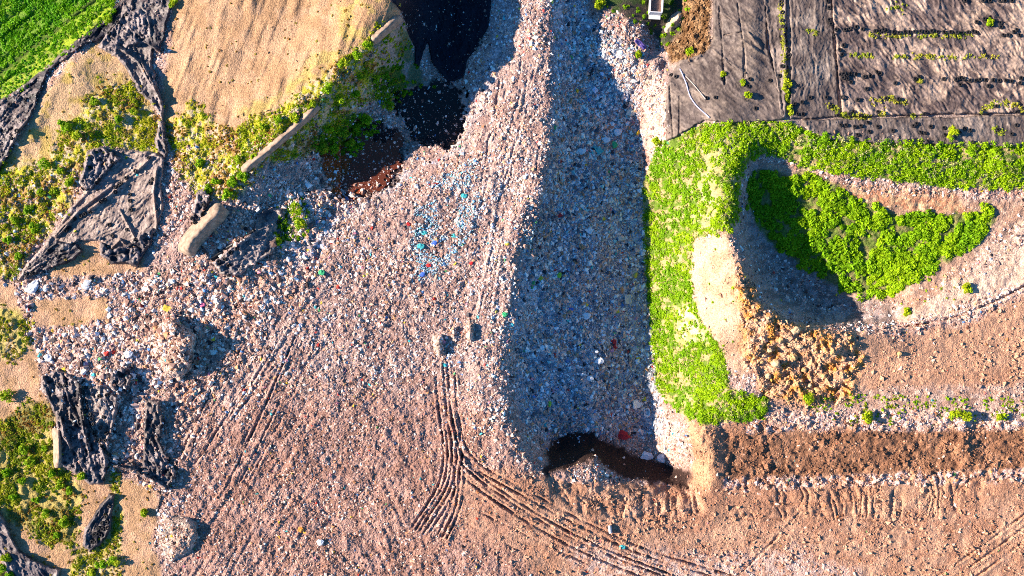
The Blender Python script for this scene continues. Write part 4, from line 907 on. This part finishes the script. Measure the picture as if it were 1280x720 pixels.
bag(794.5,344,.6,'yellow','yellow bag near the green bank at mid trench', .7)
bag(772,390,.5,'yellow','yellow-green bag in mid trench left of the bank', .8)
bag(676,348,.5,'yellow','small yellow bag on the upper shaded slope', 1.0)
bag(699,344,.6,'lime','lime bag on the upper shaded slope right of the yellow one', .9)
bag(687,505,.6,'lime','lime bag low on the shaded slope above the black hollow', .7)
bag(713,387,.5,'blue','small blue bag in the middle of the shaded slope', 1.2)
bag(675,605-31,.5,'white','white bag at the lip where the trench crest bends')
bag(809,571,1.15,'white','left white sack of the two beside the black hollow', 1.15, -.2, .5)
bag(828,574,1.0,'white','right white sack of the two beside the black hollow', 1.1, -.3, .5)
bag(631,393,.55,'green','bright green bag on the sunlit lip of the trench')
bag(402,341,.6,'green','green bag lying on sunlit rubbish below the basin')
bag(253,381,.55,'pink','pink-red bag above the large waste heap', 1.0, .6)
bag(376,662,.6,'orange','orange bag on the sunlit rubbish flat low in the picture')
bag(400,678,.7,'white','pale bluish bag near the orange one on the flat')
bag(778,684,.45,'teal','turquoise bag on the brown wheel tracks', 1.3)
bag(40,359,1.1,'white','big white sack at the end of the rubbish band under the bunched sheet', 1.5, .7)
bag(57,360,.8,'grey','grey-blue sack next to the big white one under the bunched sheet', .7)
bag(108,356,1.0,'grey','blue-white sack in the middle of the rubbish band over bare sand', 1.0)
bag(60,448,.8,'white','white sack on the rubbish heap left of the hollow')
bag(160,443,.9,'white','white sack in rubbish above the crumpled wedge')
for (x, y, s_, colr, lab) in [(530,291,.5,'teal','upper turquoise scrap of the blue-littered patch'),(526,308,.6,'teal','lower turquoise scrap of the blue-littered patch'),(543,304,.5,'blue','blue scrap right of the turquoise ones'),(568,295,.5,'teal','turquoise scrap at the right side of the blue-littered patch'),(528,343,.5,'blue','blue scrap at the low end of the blue-littered patch'),(536,332,.4,'red','dark red scrap in the blue-littered patch'),(510,280,.35,'red','small red scrap above the blue-littered patch'),(589,329,.35,'red','small red scrap right of the blue-littered patch'),(580,245,.5,'teal','turquoise scrap at the top of the blue-littered patch'),(634,305,.35,'yellow','yellow scrap close to the shaded trench lip')]:
    bag(x, y, s_, colr, lab, 1.2)
crumpled_sheet(777,298,.45,1.0,'grey','pale narrow board lying in the shaded trench', .35, .08, 'board', 'board', .06)
crumpled_sheet(784,374,1.0,.9,'grey','pale crumpled film sheet in the trench near the bank', .3)
crumpled_sheet(736,288,.8,.7,'white','white crumpled film sheet high in the dark trench', .8)
crumpled_sheet(800,56,1.3,.55,'purple','dark purple sheet scrap on the path above the gully', .1)
crumpled_sheet(210,386,.9,.55,'yellow','yellow mat lying on rubbish above the large heap', -.5, .1, 'mat', 'mat')
crumpled_sheet(795,505,.9,1.1,'white','pale film sheet next to the white tub low in the trench', .2)
crumpled_sheet(748,188,.9,.8,'teal','pale turquoise film sheet in the upper trench', .6)
# open tub
def tub(x, y, label):
    import bmesh
    root = put('plastic_tub', None, loc=P3(x, y, 0), rot=(0, 0, .1), label=label, cat='tub')
    prof = [(.0, .05), (.5, .05), (.62, .7), (.78, .72), (.78, .66), (.70, .62), (.56, .0), (.0, .0)]
    n_ = 20; vs = []; k_ = len(prof)
    for i in range(n_):
        a = 2 * math.pi * i / n_; c_, s_ = math.cos(a), math.sin(a)
        sq = 1 / max(abs(c_), abs(s_)) ** .6
        for (x_, z_) in prof: vs.append((x_ * c_ * sq * .9, x_ * s_ * sq * 1.15, z_))
    F = [(i * k_ + j, ((i + 1) % n_) * k_ + j, ((i + 1) % n_) * k_ + j + 1, i * k_ + j + 1) for i in range(n_) for j in range(k_ - 1)]
    put('tub_body', np_mesh('tub_body', np.array(vs), np.array(F), None, True, PM['white']), parent=root)
tub(808, 515, 'open white tub with rounded rim low in the shaded trench beside the bank')
# steel drum lying by the tracks
def drum(x, y, label):
    n_ = 20; prof = [(0, -.55), (.33, -.55), (.36, -.52), (.34, -.5), (.34, -.2), (.36, -.18), (.34, -.16), (.34, .16), (.36, .18), (.34, .2), (.34, .5), (.36, .52), (.33, .55), (0, .55)]
    vs = []; k_ = len(prof)
    for i in range(n_):
        a = 2 * math.pi * i / n_
        for (r_, t_) in prof: vs.append((r_ * math.cos(a), t_ * 1.3, .34 + r_ * math.sin(a)))
    F = [(i * k_ + j, ((i + 1) % n_) * k_ + j, ((i + 1) % n_) * k_ + j + 1, i * k_ + j + 1) for i in range(n_) for j in range(k_ - 1)]
    put('drum', np_mesh('drum', np.array(vs), np.array(F), None, True, PM['grey']), loc=P3(x, y, 0), rot=(0, .15, .15), label=label, cat='drum')
drum(762, 661, 'pale grey drum lying beside the curved wheel tracks')
# hose and pipe
def tube(name, pts, rad, mat, label, cat, lift=.1):
    Q = smooth(pts, 8); c0 = P3(*Q[0]); P = [P3(q[0], q[1], lift) - c0 for q in Q]
    vs = []; ring = 8; n_ = len(P)
    for i, p in enumerate(P):
        t = (P[min(i + 1, n_ - 1)] - P[max(i - 1, 0)]).normalized(); a = t.cross(Vector((0, 0, 1))).normalized(); b = a.cross(t)
        for j in range(ring): vs.append(p + (a * math.cos(j * 2 * math.pi / ring) + b * math.sin(j * 2 * math.pi / ring)) * rad)
    F = [(i * ring + j, i * ring + (j + 1) % ring, (i + 1) * ring + (j + 1) % ring, (i + 1) * ring + j) for i in range(n_ - 1) for j in range(ring)]
    F += [(0, 1, 2, 3), (0, 3, 4, 5), (0, 5, 6, 7)]
    put(name, np_mesh(name, np.array(vs), np.array(F), None, True, mat), loc=c0, label=label, cat=cat)
tube('hose', [(850,86),(858,104),(862,120),(870,132),(887,147)], .13, pmat('hose_white', (.36, .36, .5)), 'pale bluish hose curving over the grey liner sheet', 'hose')
tube('hose', [(850,88),(866,104),(882,124)], .10, pmat('hose_pale', (.38, .33, .3)), 'straight thin pale hose beside the bluish one on the grey sheet', 'hose')
tube('pipe', [(264,325),(282,311),(300,300),(318,288)], .30, flat_mat('pipe_black', (.02, .02, .022), .4), 'thick straight black pipe along the edge of the torn sheet', 'pipe', .35)
tube('cable', [(197,640),(199,628),(204,614),(213,602)], .09, flat_mat('cable_black', (.02, .02, .02), .6), 'thin black cable hanging from the corner of the fan-shaped sheet', 'cable')

# ------------------------------------------------------------------ dump trailer
def boxm(name, parent, x0, x1, y0, y1, z0, z1, mat, taper=0):
    vs = np.array([(x0, y0, z0), (x1, y0, z0), (x1, y1, z0), (x0, y1, z0), (x0 - taper, y0, z1), (x1 + taper, y0, z1), (x1 + taper, y1, z1), (x0 - taper, y1, z1)])
    F = np.array([(3, 2, 1, 0), (4, 5, 6, 7), (0, 1, 5, 4), (1, 2, 6, 5), (2, 3, 7, 6), (3, 0, 4, 7)])
    me = np_mesh(name, vs, F, None, False, mat); o = put(name, me, parent=parent)
    bv = o.modifiers.new('bevel', 'BEVEL'); bv.width = .03; bv.segments = 2
    return o
M_white = flat_mat('white_paint', (.72, .70, .70), .5, .1, .8); M_steel = flat_mat('dark_steel', (.06, .06, .065), .5)
M_load = flat_mat('brown_load', (.22, .13, .10), .95, .3, .3, bump=.1)
tl = P3(817.5, 20, 0); base_h = float(hat(817, 8))
root = put('dump_trailer', None, loc=(tl.x, tl.y, base_h), rot=(0, 0, -.05), label='white dump trailer with brown load parked at the top edge of the picture', cat='trailer')
boxm('load_floor', root, -1.15, 1.15, .12, 8.2, 1.15, 1.3, M_white)
boxm('side_wall', root, -1.32, -1.16, 0.1, 8.3, 1.1, 2.55, M_white, .04); boxm('side_wall', root, 1.16, 1.32, .1, 8.3, 1.1, 2.55, M_white, .04)
boxm('tailgate', root, -1.30, 1.30, -.10, .09, 1.0, 2.45, M_white); boxm('front_wall', root, -1.3, 1.3, 8.31, 8.45, 1.1, 2.7, M_white)
boxm('chassis', root, -.45, .45, .3, 9.8, .75, 1.09, M_steel)
boxm('rear_apron', root, -1.18, 1.18, -.95, -.12, .95, 1.05, M_white); boxm('bumper', root, -1.2, 1.2, -.5, -.3, .5, .7, M_steel)
g = np.linspace(-1, 1, 14); gy = np.linspace(0, 1, 30); X, Y = np.meshgrid(g, gy)
Zl = 1.75 + .25 * fbm(X * 4 + 9, Y * 14, 2.0, 3, 61) - .12 * X * X
put('load', np_mesh('load', np.stack([X * 1.14, .11 + Y * 8.1, Zl], -1).reshape(-1, 3), grid_faces(30, 14).reshape(-1, 4)[:, ::-1], None, True, M_load), parent=root)
n_ = 20
for sx in (-1, 1):
    for yy in (1.4, 2.7):
        vs = []; prof = [(0, -.14), (.3, -.14), (.34, -.16), (.48, -.16), (.5, -.1), (.5, .1), (.48, .16), (.34, .16), (.3, .1), (0, .1)]
        for i in range(n_):
            a = 2 * math.pi * i / n_
            for (r_, t_) in prof: vs.append((sx * 1.0 + t_, yy + r_ * math.cos(a), .5 + r_ * math.sin(a)))
        F = [(i * 10 + j, ((i + 1) % n_) * 10 + j, ((i + 1) % n_) * 10 + j + 1, i * 10 + j + 1) for i in range(n_) for j in range(9)]
        put('wheel', np_mesh('wheel', np.array(vs), np.array(F), None, True, M_rubber), parent=root)

# ------------------------------------------------------------------ camera, light, sky
cam = bpy.data.cameras.new('camera'); co = bpy.data.objects.new('camera', cam); COL.objects.link(co)
co.location = (0, 0, CZ); cam.sensor_width = 36; cam.lens = 36 * CZ / 200.0; cam.clip_start = 1; cam.clip_end = 6000
scene.camera = co
EL = math.radians(22); AZ = math.radians(-4)          # light travels towards +X, a touch down the picture
d = Vector((math.cos(EL) * math.cos(AZ), math.cos(EL) * math.sin(AZ), -math.sin(EL)))
sun = bpy.data.lights.new('sun', 'SUN'); sun.energy = 5.0; sun.angle = math.radians(.5); sun.color = (1, .86, .71)
so = bpy.data.objects.new('sun', sun); COL.objects.link(so); so.rotation_euler = d.to_track_quat('-Z', 'Y').to_euler(); so.location = (-100, 0, 60)
w = bpy.data.worlds.new('World'); scene.world = w; w.use_nodes = True
nt = w.node_tree; sky = nt.nodes.new('ShaderNodeTexSky'); sky.sky_type = 'NISHITA'; sky.sun_disc = False
sky.sun_elevation = EL; sky.sun_rotation = math.atan2(-d.x, -d.y); sky.air_density = 1.0; sky.dust_density = .2; sky.ozone_density = 5.0
bg = nt.nodes['Background']; bg.inputs[1].default_value = .075; hs = nt.nodes.new('ShaderNodeHueSaturation'); hs.inputs['Saturation'].default_value = 1.2; nt.links.new(sky.outputs[0], hs.inputs['Color']); nt.links.new(hs.outputs[0], bg.inputs[0])
scene.render.engine = 'CYCLES'
scene.cycles.filter_width = 1.0; scene.render.filter_size = 1.0
scene.cycles.max_bounces = 4; scene.cycles.diffuse_bounces = 2; scene.cycles.use_denoising = False
vs_ = scene.view_settings; vs_.view_transform = 'Standard'; vs_.look = 'None'; vs_.gamma = 1; vs_.exposure = 1.5
